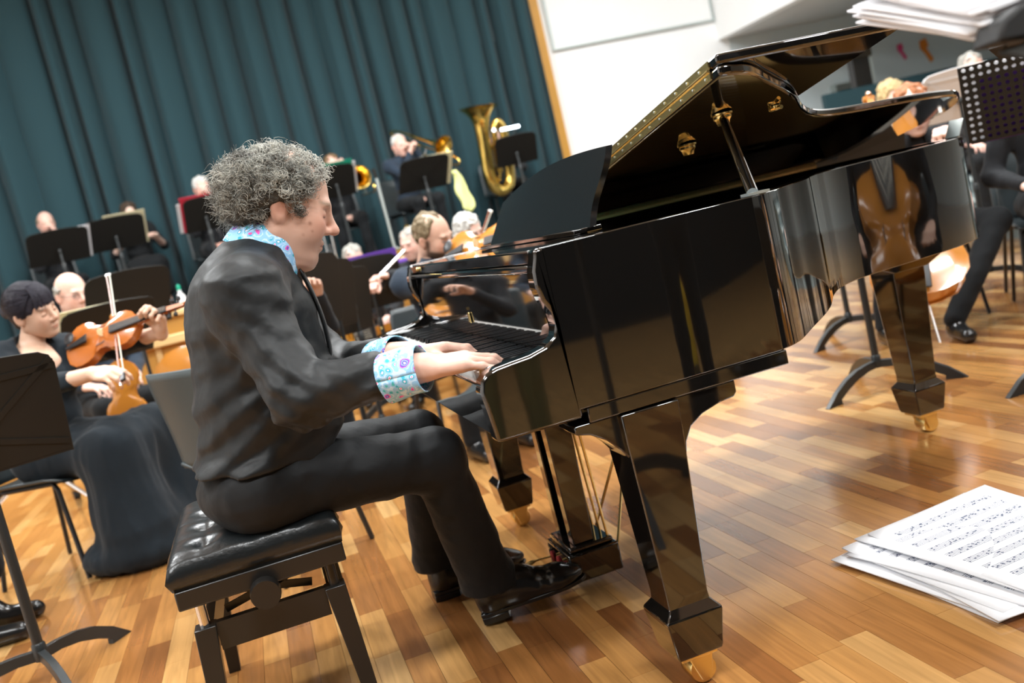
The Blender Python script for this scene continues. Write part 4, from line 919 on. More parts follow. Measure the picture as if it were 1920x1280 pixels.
def tube_wind(label, name, a, b, r, mat, cat, keys=8, bellr=0., keymat='silver', mp=True):
    a = np.asarray(a, float); b = np.asarray(b, float); t = root(name, tuple(a), 0, label, cat); v = b-a; L = np.linalg.norm(v); d = v/L
    MB().tube([(0, 0, 0), v], r, 12).build('tube', M[mat], t)
    s_ = N(np.cross(d, (0, 0, 1)) if abs(d[2]) < .9 else np.array((1., 0, 0))); u_ = np.cross(s_, d)
    for i in range(keys): MB().lathe([(r*.75, r*.9), (r*.8, r*1.25), (0, r*1.35)], 8, v*(.3+.6*i/keys), u_).build('key', M[keymat], t)
    MB().tube([v*.28+s_*r*1.1, v*.92+s_*r*1.1], r*.18, 6).build('key_rod', M[keymat], t)
    if bellr: MB().lathe([(r, 0), (r*1.15, .02), (bellr*.8, .055), (bellr, .07), (bellr*.9, .07)], 16, v, d).build('bell', M[mat], t)
    if mp: MB().lathe([(r*.9, 0), (r*.8, -.03), (r*.35, -.075)], 10, (0, 0, 0), d).build('mouthpiece', M['ebwood' if mat != 'silver' else 'silver'], t)
    return t
def saxophone(label, Mx, k=1., group=None):
    t = thing('saxophone', Mx, label, 'saxophone', group)
    body = spline([(0, 0, .62), (0, 0, .35), (0, 0, .10), (.015, 0, .02), (.06, 0, -.02), (.105, 0, .02), (.125, 0, .09)], 7)*k
    MB().tube(body, np.linspace(.011, .034, len(body))*k, 14).build('body_tube', M['gold'], t)
    bell(t, body[-1], N(body[-1]-body[-3]), .034*k, .062*k, .15*k, 'gold')
    MB().tube(spline([(0, 0, .62), (-.01, 0, .67), (-.05, 0, .69), (-.11, 0, .67)], 5)*k, .009*k, 10).build('neck', M['gold'], t)
    MB().tube(np.array([(-.11, 0, .67), (-.17, 0, .645)])*k, [.011*k, .006*k], 10).build('mouthpiece', M['ebwood'], t)
    for i in range(8): MB().lathe([(.018*k, 0), (.019*k, .006*k), (.010*k, .009*k)], 12, np.array((.012+.010*(1-i/8), 0, .12+.06*i))*k+np.array((.008*k, 0, 0)), (1, .25*(-1)**i, 0)).build('key_cup', M['gold'], t)
    MB().tube(np.array([(.0, .022, .08), (.0, .018, .58)])*k, .003*k, 6).build('key_rod', M['gold'], t)
    return t
def trumpet_on_bell(label, loc):
    t = root('trumpet', loc, 0, label, 'trumpet')
    bell(t, (0, 0, .30), (0, 0, -1), .006, .062, .299, 'silver')
    MB().tube(spline([(0, 0, .30), (.0, .0, .38), (.03, 0, .42), (.06, 0, .38), (.06, 0, .20), (.06, 0, .12)], 5), .006, 8).build('lead_tube', M['silver'], t)
    for i in range(3): MB().lathe([(.010, 0), (.010, .10)], 10, (.03, 0, .20+.028*i), (0, 1, 0)).build('valve', M['silver'], t)
    return t
# ------------------------------------------------------------------ the pianist
def floral(name, scale):
    m = bpy.data.materials.new(name); m.use_nodes = True; nt = m.node_tree; Nn = nt.nodes; L = nt.links; b = Nn['Principled BSDF']; b.inputs['Roughness'].default_value = .7
    tc = Nn.new('ShaderNodeTexCoord'); col = None
    nz = Nn.new('ShaderNodeTexNoise'); nz.inputs['Scale'].default_value = scale*1.3; L.new(tc.outputs['Object'], nz.inputs['Vector'])
    ad = Nn.new('ShaderNodeMix'); ad.data_type = 'RGBA'; ad.inputs['Factor'].default_value = .012; L.new(tc.outputs['Object'], ad.inputs[6]); L.new(nz.outputs['Color'], ad.inputs[7])
    def layer(sc, stops):
        v = Nn.new('ShaderNodeTexVoronoi'); v.inputs['Scale'].default_value = sc; v.inputs['Randomness'].default_value = .85; L.new(ad.outputs[2], v.inputs['Vector'])
        r = Nn.new('ShaderNodeValToRGB'); r.color_ramp.interpolation = 'CONSTANT'; e = r.color_ramp.elements; e[0].position = stops[0][0]; e[0].color = (*stops[0][1], 1); e[1].position = stops[1][0]; e[1].color = (*stops[1][1], 1)
        for p, c in stops[2:]: q = e.new(p); q.color = (*c, 1)
        L.new(v.outputs['Distance'], r.inputs['Fac']); return r, v
    base = (.26, .52, .80)
    r1, v1 = layer(scale, [(0, (.85, .85, .95)), (.10, (.10, .08, .45)), (.20, (.30, .45, .85)), (.27, (.16, .08, .50)), (.36, (.85, .10, .42)), (.41, base), (.52, (.45, .66, .88)), (.60, base)])
    r2, v2 = layer(scale*1.7, [(0, (.80, .08, .35)), (.14, (.85, .80, .92)), (.24, (.02, .32, .55)), (.32, (.05, .45, .45)), (.38, base), (.60, (.50, .70, .90))])
    cmp_ = Nn.new('ShaderNodeSeparateColor'); L.new(v1.outputs['Color'], cmp_.inputs['Color'])
    gt = Nn.new('ShaderNodeMath'); gt.operation = 'GREATER_THAN'; gt.inputs[1].default_value = .45; L.new(cmp_.outputs[0], gt.inputs[0])
    mx = Nn.new('ShaderNodeMix'); mx.data_type = 'RGBA'; L.new(gt.outputs[0], mx.inputs['Factor']); L.new(r1.outputs['Color'], mx.inputs[7]); L.new(r2.outputs['Color'], mx.inputs[6]); L.new(mx.outputs[2], b.inputs['Base Color'])
    return m
FLOR = floral('floral_print', 42)
PSHIRT = pm('charcoal_cotton', (.0048, .0062, .0070), .5, spec=.30, sheen=.05, bump=(11, .4, .016))
PTROUS = pm('black_wool', (.005, .006, .007), .65, spec=.25, sheen=.04, bump=(13, .4, .014))
PL = np.array((-.47, .57, 0.))
pi_ = root('person', tuple(PL), 0, 'pianist with frizzy grey hair in a dark shirt with floral collar and cuffs', 'person')
J = lambda *p: np.array(p, float)-PL
shR, shL = J(-.385, .375, 1.015), J(-.345, .745, 1.02)
elR, wrR = J(-.325, .265, .785), J(-.098, .125, .797)
wrL = J(-.085, .42, .800); elL, wrL = ik(shL, wrL, .285, .27, (-.2, .9, -1))
nbk = J(-.325, .555, 1.095)
Rc = rot(-4, 14)
T = [ell(J(-.445, .575, .605), (.150, .185, .13), k=.05), ell(J(-.388, .570, .755), (.178, .185, .16), k=.07), ell(J(-.385, .560, .93), (.150, .172, .165), k=.07, R=Rc),
     cone(shR+J(0, 0, -.01)+PL, shL+J(0, 0, -.01)+PL, .064, k=.06), cone(nbk, shR, .056, .058, k=.06), cone(nbk, shL, .056, .058, k=.06), ell(J(-.40, .56, 1.04), (.09, .13, .08), k=.06),
     cone(shR, elR, .076, .064, k=.06), cone(elR, elR+(wrR-elR)*.64, .064, .050, k=.03), cone(shL, elL, .074, .060, k=.06), cone(elL, elL+(wrL-elL)*.62, .060, .050, k=.03),
     ell(J(-.47, .57, .60), (.158, .192, .085), k=.03), half((-.12, 0, -1), -(.575+.055-PL[0]*0)-.0, k=.012)]
arm_axis = N(wrR-elR)
def shirt_disp(P):
    d = .010*(np.abs(noise3(P*np.array((7., 7., 11.))+5)-.5)*2-.42)+.0045*(np.abs(noise3(P*np.array((20., 20., 26.))+1)-.5)*2-.4)
    for E_, k in ((elR, 1.), (elL, .8), (shR+np.array((.05, 0, -.06)), .8)):          # bunched folds at elbow and armpit
        r = np.linalg.norm(P-E_, axis=1); q = (P-E_) @ N(np.array((.55, -.3, .75))); d += k*.0045*np.exp(-(r/.11)**2)*np.sin(q*150+4*noise3(P*14))
    r = np.abs(P[:, 2]-.70)/.16; d += .0045*np.exp(-r*r)*np.sin((P[:, 2]*1.0-P[:, 0]*.55)*85+5*noise3(P*7))                            # waist folds
    return d
obj('shirt', qmesh('shirt', [nets(T, .0062, shirt_disp)]), PSHIRT, pi_)
# trousers
hpR, hpL = J(-.455, .485, .575), J(-.455, .665, .575); knR, knL = J(-.045, .555, .515), J(-.035, .825, .520); anR, anL = J(.035, .690, .13), J(-.045, .985, .13)
B_ = [ell(J(-.46, .575, .575), (.150, .185, .10), k=.05), cone(hpR, knR, .094, .070, k=.06), cone(hpL, knL, .094, .070, k=.06), cone(knR, anR, .068, .072, k=.035), cone(knL, anL, .066, .070, k=.035),
      cone(anR, anR+np.array((.004, 0, -.035)), .072, .076, k=.02), cone(anL, anL+np.array((.0, 0, -.035)), .070, .072, k=.02)]
def trous_disp(P):
    d = .006*(np.abs(noise3(P*np.array((9., 9., 9.))+2)-.5)*2-.42)+.003*(np.abs(noise3(P*26.)-.5)*2-.4)
    for E_, k in ((hpR+np.array((.12, 0, .02)), 1.), (knR+np.array((-.06, 0, -.02)), 1.), (hpL+np.array((.12, 0, .02)), .8)):
        r = np.linalg.norm(P-E_, axis=1); q = (P-E_) @ N(np.array((.85, 0, -.45))); d += k*.003*np.exp(-(r/.12)**2)*np.sin(q*85+4*noise3(P*9))
    return d
obj('trousers', qmesh('trousers', [nets(B_+[half((-.10, 0, -1), -.122), half((0, 0, -1), -.102)], .0066, trous_disp)]), PTROUS, pi_)
# shoes
def shoe(heel, ang, pitch, label=None):
    R_ = np.array(Matrix.Rotation(math.radians(ang), 3, 'Z') @ Matrix.Rotation(math.radians(-pitch), 3, 'Y')); Mx = np.eye(4); Mx[:3, :3] = R_; Mx[:3, 3] = heel
    up_ = [cone((.045, 0, .050), (.12, 0, .052), .036, .040, k=.03), cone((.033, 0, .026), (.036, 0, .07), .033, .036, k=.02), cone((.04, 0, .028), (.22, 0, .026), .034, .036, k=.02), cone((.12, 0, .046), (.22, 0, .036), .040, .036, k=.03), ell((.245, 0, .032), (.055, .038, .026), k=.03), cone((.05, 0, .06), (.045, 0, .115), .038, .040, k=.03), ell((.12, 0, .075), (.05, .026, .03), k=.03), half((0, 0, -1), -.014, k=.004)]
    v, q = nets(up_, .0055, lambda P: .0016*np.sin(P[:, 0]*190)*np.exp(-((P[:, 0]-.20)/.035)**2)*(P[:, 2] > .04))
    s = obj('shoe', qmesh('shoe', [(xf(Mx, v), q)]), SHOE, pi_)
    so = [(.0, -.028), (.02, -.036), (.10, -.036), (.19, -.043), (.25, -.041), (.29, -.025), (.303, 0), (.29, .025), (.25, .041), (.19, .043), (.10, .036), (.02, .036), (.0, .028)]
    MB().prism(so, .006, .017, lambda a, b, c: xf(Mx, [(a, b, c)])[0]).build('sole', SHOE, s, bevel=.002)
    MB().prism([(.0, -.028), (.02, -.036), (.075, -.036), (.075, .036), (.02, .036), (.0, .028)], -.014, .006, lambda a, b, c: xf(Mx, [(a, b, c)])[0]).build('heel', SHOE, s, bevel=.002)
    for i in range(3): MB().tube([xf(Mx, [(.11+.018*i, -.020, .100-.008*i)])[0], xf(Mx, [(.115+.018*i, 0, .107-.008*i)])[0], xf(Mx, [(.11+.018*i, .020, .100-.008*i)])[0]], .0022, 6).build('lace', M['ebwood'], s)
shoe(J(.002, .712, .017), -17, 8); shoe(J(-.085, .99, .014), 2, 0)
# head
HS = 1.03; Rh = rot(-3, 25, 0); ear = J(-.263, .468, 1.187); hc = ear-Rh @ np.array((-.012, -.085, -.012))*HS
nk_l = (Rh.T @ (nbk+np.array((0, 0, -.03))-hc))/HS
hp = head_prims(nose=1.12, fat=.7, chin=-.012, neck=tuple(nk_l), nr=.060)
hv, hq = nets(hp, .0034)
hcol = head_cols(hv, (.60, .37, .28), brow=(.30, .24, .18), stub=.12, red=.34, eyes=False, lash=(.14, .07, .06))
for (sx, sz, sr, k) in ((.060, -.030, .004, .8), (.068, -.046, .003, .5), (.05, -.058, .003, .4)):
    mk = np.exp(-(((hv[:, 0]-sx)**2+(hv[:, 2]-sz)**2)/sr**2))*(hv[:, 1] < 0)*k; hcol = hcol*(1-mk[:, None])+np.array((.25, .10, .06))*mk[:, None]
hairline = np.clip((hv[:, 2]-.045)*25, 0, 1)*np.clip((.075-hv[:, 0])*40, 0, 1); hcol = hcol*(1-.35*hairline[:, None])+np.array((.42, .34, .28))*.35*hairline[:, None]
parts = [((Rh @ (hv.T*HS)).T+hc, hq)]; cols = [hcol]
SKH = np.array((.66, .41, .32))
kore = [cone(J(-.45, .575, .58), nbk-np.array((0, 0, .04)), .08, .055), cone(nbk-np.array((0, 0, .05)), shR, .04, .035), cone(nbk-np.array((0, 0, .05)), shL, .04, .035), cone(shR, elR, .036, .034), cone(shL, elL, .036, .034), cone(elR, wrR, .036, .0275), cone(elL, wrL, .036, .0275), cone(J(-.45, .575, .58), J(-.045, .555, .515), .05, .045), cone(J(-.45, .575, .58), J(-.035, .825, .520), .05, .045), cone(J(-.045, .555, .515), J(.035, .690, .10), .042, .032), cone(J(-.035, .825, .520), J(-.045, .985, .10), .042, .032)]
av, aq = nets(kore, .007); parts.append((av, aq)); cols.append(np.tile(SKH, (len(av), 1)))
for i, (e, wv, fx, roll) in enumerate(((elR, wrR, N((1, -.14, -.10)), -.12), (elL, wrL, N((1, -.04, -.10)), .1))):
    gv, gq = nets(hand_prims(curl=(24, 20, 18, 12) if i == 0 else (26, 24, 26, 30), c2=1.35, thumb=(.85, .5, -.25), spread=1.4), .0033); gv = gv*1.06
    if i == 1: gv[:, 1] *= -1; gq = gq[:, ::-1]
    nm = noise3(gv*110); gc = SKH*(1-.10*nm[:, None]); kn_ = np.exp(-((gv[:, 0]-.09)/.012)**2)*(gv[:, 2] > 0)
    gc = gc*(1-.18*kn_[:, None])+np.array((.62, .30, .24))*.18*kn_[:, None]
    parts.append((xf(frame(wv+fx*.015, fx, (roll*.3, roll, 1)), gv), gq)); cols.append(gc)
obj('body', qmesh('body', parts, cols), MSK, pi_)
# frizzy hair: soft core and curled strands
HP = [ell((-.032, 0, .034), (.098, .090, .090)), ell((-.070, 0, -.004), (.070, .088, .076), k=.04), half((1, 0, -.25), .018, k=.02), half((.35, 0, -1), .062, k=.02), half((.25, 0, 1), .098, k=.03), ell((.0, .10, -.022), (.032, .04, .036), k=.012, op='s'), ell((.0, -.10, -.022), (.032, .04, .036), k=.012, op='s')]
pv, pq = nets(HP, .005, lambda P: .016*(noise3(P*34.)-.5)+.008*(noise3(P*80.)-.5))
HCORE = pm('hair_core', (.085, .078, .066), .8, spec=.15, var=(60, .6), bump=(160, .9, .006))
ho = obj('hair', qmesh('hair', [((Rh @ (pv.T*HS)).T+hc, pq)]), HCORE, pi_)
g = np.random.default_rng(11)
def strands(nl, per, seed_fn, mat, name, jit=.0045):
    """locks of curls: every lock shares one curl, its strands are scattered round it"""
    R0, Dr, Ln = seed_fn(nl); m = 15; t = np.linspace(0, 1, m)[None, :, None]; n = nl*per
    a = g.normal(0, 1, (nl, 3)); a -= Dr*(a*Dr).sum(1, keepdims=True); a /= np.linalg.norm(a, axis=1)[:, None]; b = np.cross(Dr, a)
    ph = g.uniform(0, 6.28, (nl, 1, 1)); fr = g.uniform(6, 15, (nl, 1, 1)); rr0 = g.uniform(.004, .011, (nl, 1, 1)); drift = g.normal(0, .35, (nl, 1, 3))
    rep = lambda q: np.repeat(q, per, 0)
    R0, Dr, Ln, a, b, ph, fr, rr0, drift = map(rep, (R0, Dr, Ln, a, b, ph, fr, rr0, drift))
    R0 = R0+g.normal(0, jit, (n, 3)); Ln = Ln*g.uniform(.7, 1.15, n); ph = ph+g.normal(0, .35, (n, 1, 1)); rr = rr0*g.uniform(.7, 1.3, (n, 1, 1))*np.minimum(1, t*3); grav = np.array((-.12, 0, -.55))
    base = R0[:, None]+Ln[:, None, None]*(Dr[:, None]*t+(drift*.5+g.normal(0, .16, (n, 1, 3))+grav)*t*t*.55)
    P = base+rr*(np.cos(ph+fr*t)*a[:, None]+np.sin(ph+fr*t)*b[:, None]); P = (P.reshape(-1, 3) @ Rh.T)*HS+hc; P = P.reshape(n, m, 3)
    Tn = np.gradient(P, axis=1); Tn /= np.linalg.norm(Tn, axis=2)[..., None]+1e-9; u = np.cross(Tn, np.array((.3, .8, .5))); u /= np.linalg.norm(u, axis=2)[..., None]+1e-9; v = np.cross(Tn, u)
    rad = (.00075*(1-.6*t)); V = np.stack([P+rad*(math.cos(k*2.094)*u+math.sin(k*2.094)*v) for k in range(3)], 2).reshape(-1, 3)
    i = np.arange(n)[:, None, None]*m*3; j = np.arange(m-1)[None, :, None]*3; k = np.arange(3)[None, None]; k2 = (k+1) % 3
    Q = np.stack([i+j+k, i+j+k2, i+j+3+k2, i+j+3+k], -1).reshape(-1, 4)
    o = obj(name, qmesh(name, [(V, Q)]), mat, ho); o['kind'] = 'stuff'
def seed_side(n):
    out = []
    while len(out) < n:
        d = N(g.normal(0, 1, 3)); p = np.array((-.028, 0, .030))+d*np.array((.106, .090, .088))
        if p[0]-.25*p[2] > .036 or p[2] < -.058+.30*p[0] or (p[0] > -.040 and p[2] < .024 and p[0] < .016) or (p[0] > .015 and p[2] < -.005): continue
        if p[2] > .080 and g.random() < .6: continue
        out.append((p, d))
    R0 = np.array([o[0] for o in out]); D_ = np.array([o[1] for o in out])+g.normal(0, .35, (n, 3))+np.array((-.30, 0, -.25)); D_ /= np.linalg.norm(D_, axis=1)[:, None]
    back = np.clip((-R0[:, 0])/.13, 0, 1); return R0, D_, g.uniform(.022, .042, n)*(.8+.28*back)
def seed_top(n):
    th = g.uniform(-1.2, 1.2, n); x = g.uniform(-.06, .075, n); R0 = np.stack([x, .070*np.sin(th), .040+.085*np.cos(th)*np.sqrt(np.maximum(0, 1-((x+.014)/.115)**2))], 1)
    D_ = np.stack([g.normal(-.45, .5, n), g.normal(0, .35, n)+R0[:, 1]*5, g.normal(.32, .2, n)], 1); D_ /= np.linalg.norm(D_, axis=1)[:, None]; return R0, D_, g.uniform(.02, .042, n)
strands(210, 12, seed_side, hairmat('hair_strand_grey', (.36, .36, .32), .5), 'curls')
strands(170, 12, seed_side, hairmat('hair_strand_dark', (.10, .095, .08), .5), 'curls')
strands(95, 12, seed_side, hairmat('hair_strand_pale', (.60, .59, .52), .5), 'curls')
strands(600, 1, seed_side, hairmat('hair_strand_fly', (.50, .49, .43), .5), 'curls')
strands(430, 1, seed_top, hairmat('hair_strand_top', (.55, .54, .48), .5), 'curls')
# collar and cuffs
Rk = rot(-3, 38); kc_ = J(-.312, .555, 1.105)
def colf(u, v):
    a = math.radians(-163+326*u); q = abs(2*u-1); rr = .070+.022*v+.004*math.sin(v*math.pi)
    return kc_+Rk @ np.array((-math.cos(a)*rr*1.05, math.sin(a)*rr, .052-.072*v-.022*v*q**4))
co = MB().grid(colf, 49, 8).build('collar', FLOR, pi_, ang=80); sm = co.modifiers.new('s', 'SOLIDIFY'); sm.thickness = .003
for nm, a, b, e in (('cuff', elR+(wrR-elR)*.74, elR+(wrR-elR)*1.05, -1), ('cuff', elL+(wrL-elL)*.70, elL+(wrL-elL)*1.0, 1)):
    ax = N(b-a); u_ = N(np.cross(ax, (0, 0, 1))); v_ = np.cross(u_, ax); Ln = np.linalg.norm(b-a)
    def cuf(u, v): an = 2*math.pi*u; r_ = .0495-.004*v+.0022*math.sin(3*an+v*4); return a+ax*Ln*v+(u_*math.cos(an)*1.06+v_*math.sin(an)*1.05)*r_-v_*.003
    cu_ = MB().grid(cuf, 41, 9).build(nm, FLOR, pi_, ang=80); sm = cu_.modifiers.new('s', 'SOLIDIFY'); sm.thickness = .0025
def plk(u, v):
    z = 1.05-.27*v; x = -.243+.018*math.sin(v*3.0)+.01*v; return J(x-.012*(abs(u-.5)), .515+.05*u-.01*v, z)
pk = MB().grid(plk, 5, 14).build('placket', PSHIRT, pi_, ang=80); sm = pk.modifiers.new('s', 'SOLIDIFY'); sm.thickness = .004
# ------------------------------------------------------------------ orchestra
SEATS = {}
def sit(label, px, D, yaw, floor=0., seat=.45, lean=5, fwd=.075, s=None, chair_label=None, chair_mat='chair', hand=None, handw=None, **kw):
    """place a seated player by the pixel of the crown and its depth; returns person info and helpers"""
    top = at_d(px[0], px[1], D); kx = math.sin(math.radians(lean))
    s = s or (top[2]-floor-seat)/(.861*math.cos(math.radians(lean))+.01)
    c, sn = math.cos(math.radians(yaw)), math.sin(math.radians(yaw)); f_ = (.60*kx+.035)*s
    loc = (top[0]-c*f_, top[1]-sn*f_, floor)
    if handw is not None: hand = tuple(tuple(to_local(loc, yaw, p)) for p in handw)
    p = person(label, loc, yaw, s=s, seat=seat, lean=lean, hands=hand, **kw)
    if chair_label: chair(chair_label, (loc[0]-c*.02, loc[1]-sn*.02, floor), yaw, chair_mat, zs=seat-.012)
    p['loc'] = loc; p['yaw'] = yaw; p['s'] = s; p['W'] = lambda q: xf(p['M'], np.asarray(q, float)); p['head'] = lambda q: xf(p['M'], p['hc']+p['Rh'] @ (np.asarray(q, float)*s))
    return p
def L2W(loc, yaw, q): return xf(np.array(Matrix.Translation(loc) @ Matrix.Rotation(math.radians(yaw), 4, 'Z')), np.asarray(q, float))

# --- violinist on the left
vb = at_d(137, 664, 3.98); vs = at_d(352, 574, 3.86); vdir = N(vs-vb); vM = frame(vb, vdir, (-.30, -.80, .62))
violin('glossy orange brown violin held by the woman in the black dress', vM)
frog = at_d(226, 716, 3.66); tip = at_d(199, 516, 4.20)
bow('violin bow standing upright in the hand of the woman in black', frog, tip, vdir*1.0)
wl = at_d(303, 622, 3.93); wrr = at_d(176, 700, 3.74)
VL, VY = tuple(at_d(98, 860, 4.12)*np.array((1, 1, 0))), -28
hl = [to_local(VL, VY, p) for p in (wrr, wl)]
LOC = lambda v: np.array(Matrix.Rotation(-math.radians(VY), 3, 'Z')) @ np.asarray(v, float)
WDRESS = pm('black_jersey', (.010, .015, .020), .85, spec=.15, sheen=.08, bump=(30, .25, .006))
wm = person('dark haired violinist in a long black dress, eyes closed as she plays', VL, VY, s=.965, seat=.455, lean=4, twist=-26, side=-3, head=(-4, 12, 16), headoff=(.03, .01, -.012),
            hands=hl, poles=((-.35, -.45, -1), (.25, .1, -1)), hkind=('bow', 'grip'), hrot=((LOC(N(at_d(226, 700, 3.66)-wrr)), LOC((-.1, -.5, .8))), (LOC(N(at_d(300, 590, 3.84)-wl+np.array((0, 0, .05)))), LOC((.5, .6, .0)))),
            skin=(.66, .43, .31), hair='fringe', hairc='black', fem=1.05, al=1.14, nose=.7, fat=.25, eyes=False, skirt='long', shirt=WDRESS, trous=WDRESS, sleeve=.55, h=.010, hh=.0045, red=.16, brow=(.04, .03, .03), knees=((.40, -.11, .50), (.42, .16, .50)), feet=((.36, -.1, 0), (.40, .16, 0)))
def comb(info, n, mat, s, fr=False, seed=3):
    g = np.random.default_rng(seed); b = MB(); C0 = np.array((-.018, 0, .036)); RA = np.array((.110, .088, .098)); bun = np.array((-.128, 0, .0))
    for i in range(n):
        if fr: y = g.uniform(-.062, .062); p0 = np.array((.035, y*.55, .13)); p1 = np.array((.099-.28*abs(y)-g.uniform(0, .004), y, g.uniform(.028, .046))); mid = [np.array((.085-.2*abs(y), y*.85, .088))]; pts = [p0]+mid+[p1]
        else:
            a = g.uniform(-1.9, 1.9); p0 = np.array((.070*math.cos(a*.62)-.005, .088*math.sin(a), .02+.095*max(math.cos(a), -.25))); t = np.linspace(0, 1, 6); pts = [p0*(1-q)+bun*q for q in t]
        P = spline(pts, 3); d = (P-C0)/RA; nn = np.linalg.norm(d, axis=1)[:, None]; P = C0+d/np.maximum(nn, .01)*RA*np.where((nn < 1.06) | (not fr), 1.0+g.uniform(-.01, .035), nn) if not fr else P
        if fr: P = C0+d/nn*np.maximum(nn, 1.02)*RA
        P = xf(np.eye(4), P)*s @ info['Rh'].T+info['hc']; b.tube(P, g.uniform(.0011, .0022), 4)
    return b
h1 = comb(wm, 420, None, .965).build('combed_hair', MH['black'], wm['root']); h1['kind'] = 'stuff'
h2 = comb(wm, 150, None, .965, True, 5).build('fringe', MH['black'], wm['root']); h2['kind'] = 'stuff'
chair('black plastic chair under the violinist in the long dress', (VL[0]-.02, VL[1]+.01, 0), VY, 'chair', zs=.44)
# --- empty grey chair behind the pianist
chair('empty grey plastic chair with its back to the piano bench', (-.47, 1.84, 0), 38, 'chairgrey')
# --- near music stand and partner at the left edge
NS = at_z(80, 1236, .085); NS = (NS[0], NS[1], 0)
music_stand('black music stand with crossed ribs beside the violinist, its back to the bench', NS, 112, zc=.83, tilt=18, ribs=True, legyaw=63)
lp = at_z(12, 1205, 0)
person('seated player in grey tights and black patent shoes at the edge of the floor', (lp[0]-.50, lp[1]+.02, 0), 0, s=.95, seat=.45, lean=4, skin=(.62, .42, .33), hair='long', hairc='brown', fem=1., skirt=True, trous=TROUS, feet=((.44, -.04, 0), (.44, .2, 0)), knees=((.41, -.06, .50), (.41, .18, .50)))
chair('black plastic chair under the player in grey tights', (lp[0]-.52, lp[1]+.02, 0), 0, 'chair')

# --- players on the stage
SF = SZ
ST_GROUP = 'music stands on the stage'
def px_stand(label, px, D, yaw, floor, w=.5, tilt=40, **kw):
    c = at_d(px[0], px[1], D); yaw += 180; return music_stand(label, (c[0], c[1], floor), yaw, zc=c[2]-floor, tilt=tilt, w=w, **kw), (c[0], c[1], floor), yaw, c[2]-floor
p1 = sit('bald man in black playing a clarinet in front of the curtain', (80, 395), 8.9, -72, SF, hair='sides', hairc='mid', skin=(.66, .41, .33), head=(0, 12, 0), hand=((.24, -.05, .86), (.20, .05, .98)), hkind=('grip', 'grip'), chair_label='dark chair on the stage under the bald clarinettist')
mo = p1['head']((.105, 0, -.075)); tube_wind('black clarinet with silver keys played by the bald man on the stage', 'clarinet', mo, mo+p1['M'][:3, :3] @ np.array((.30, 0, -.42)), .013, 'ebwood', 'clarinet', bellr=.032)
(q, D_), l_, y_, z_ = px_stand('black music stand in front of the bald clarinettist on the stage', (110, 462), 8.1, -72, SF, w=.50)
stand_sheet('white sheets on the stand of the bald clarinettist', l_, y_, D_, y=-.10, w=.34, hgt=.33)
p2 = sit('dark haired woman in a sleeveless black dress on the stage', (237, 378), 9.3, -78, SF, hair='long', hairc='dark', fem=1., skirt=True, skin=(.68, .46, .37), sleeve=.12, hand=((.27, -.16, .76), (.27, .16, .76)), head=(0, 14, 0), shirt=TROUS, chair_label='dark chair on the stage under the woman in the sleeveless dress')
(q, D_), l_, y_, z_ = px_stand('black music stand in front of the woman in the sleeveless dress', (216, 437), 8.5, -78, SF, w=.52)
stand_sheet('cream folder on the stand of the woman in the sleeveless dress', l_, y_, D_, y=-.10, w=.36, hgt=.36, mat='paper_y')
p3 = sit('grey haired man in black playing behind a red folder', (372, 328), 9.0, -80, SF, hair='short', hairc='white', skin=(.68, .40, .32), head=(0, 14, 0), hand=((.24, -.05, .86), (.20, .05, .98)), hkind=('grip', 'grip'), chair_label='dark chair on the stage under the grey haired wind player')
mo = p3['head']((.105, 0, -.075)); tube_wind('silver keyed oboe played by the grey haired man behind the red folder', 'oboe', mo, mo+p3['M'][:3, :3] @ np.array((.28, 0, -.40)), .012, 'ebwood', 'oboe', bellr=.026)
(q, D_), l_, y_, z_ = px_stand('black music stand holding the red folder on the stage', (385, 400), 8.2, -80, SF, w=.36)
stand_sheet('red folder on the stand of the grey haired wind player', l_, y_, D_, y=.0, w=.40, hgt=.36, mat='redf', off=.004, name='music_folder', cat='folder')
stand_sheet('white sheets hanging over the edge of the stand with the red folder', l_, y_, D_, y=.16, w=.14, hgt=.30, mat='paper', off=.009)
p4 = sit('trombonist in black hidden behind a stand with a green folder', (618, 287), 9.5, -88, SF, hair='short', hairc='brown', skin=(.66, .42, .34), head=(0, 8, 0), hand=((.30, -.02, 1.0), (.20, .10, 1.0)), hkind=('grip', 'grip'), chair_label='dark chair on the stage under the trombonist behind the green folder')
bc = at_d(676, 327, 9.0); trombone('brass trombone pointing forward beside the stand with the green folder', frame(bc+np.array((-.03, .45, 0)), (.04, -1, -.05), (.1, 0, 1)))
(q, D_), l_, y_, z_ = px_stand('black music stand holding the green folder on the stage', (630, 340), 8.7, -88, SF, w=.36)
stand_sheet('green folder on the stand in front of the hidden trombonist', l_, y_, D_, y=0, w=.34, hgt=.37, mat='green', name='music_folder', cat='folder')
stand_sheet('white sheets on the stand with the green folder', l_, y_, D_, y=-.12, w=.16, hgt=.34, off=.011)
p5 = sit('grey haired trombonist in a dark blue shirt with the horn over his shoulder', (745, 250), 9.3, -72, SF, hair='receding', hairc='white', skin=(.66, .40, .32), shirt=NAVY, head=(-4, 8, 0), hand=((.26, -.02, .98), (.20, .08, 1.0)), hkind=('grip', 'grip'), chair_label='dark chair on the stage under the trombonist in dark blue')
mo = p5['head']((.11, 0, -.075)); trombone('brass trombone with its tubing over the shoulder of the man in dark blue', frame(mo+np.array((.14, .10, .14)), (.42, -.80, -.42), (.3, -.2, 1)))
(q, D_), l_, y_, z_ = px_stand('black music stand in front of the trombonist in dark blue', (795, 325), 8.5, -80, SF, w=.48, ribs=True)
stand_sheet('cream sheets on the stand of the trombonist in dark blue', l_, y_, D_, y=-.12, w=.32, hgt=.34, mat='paper_y')
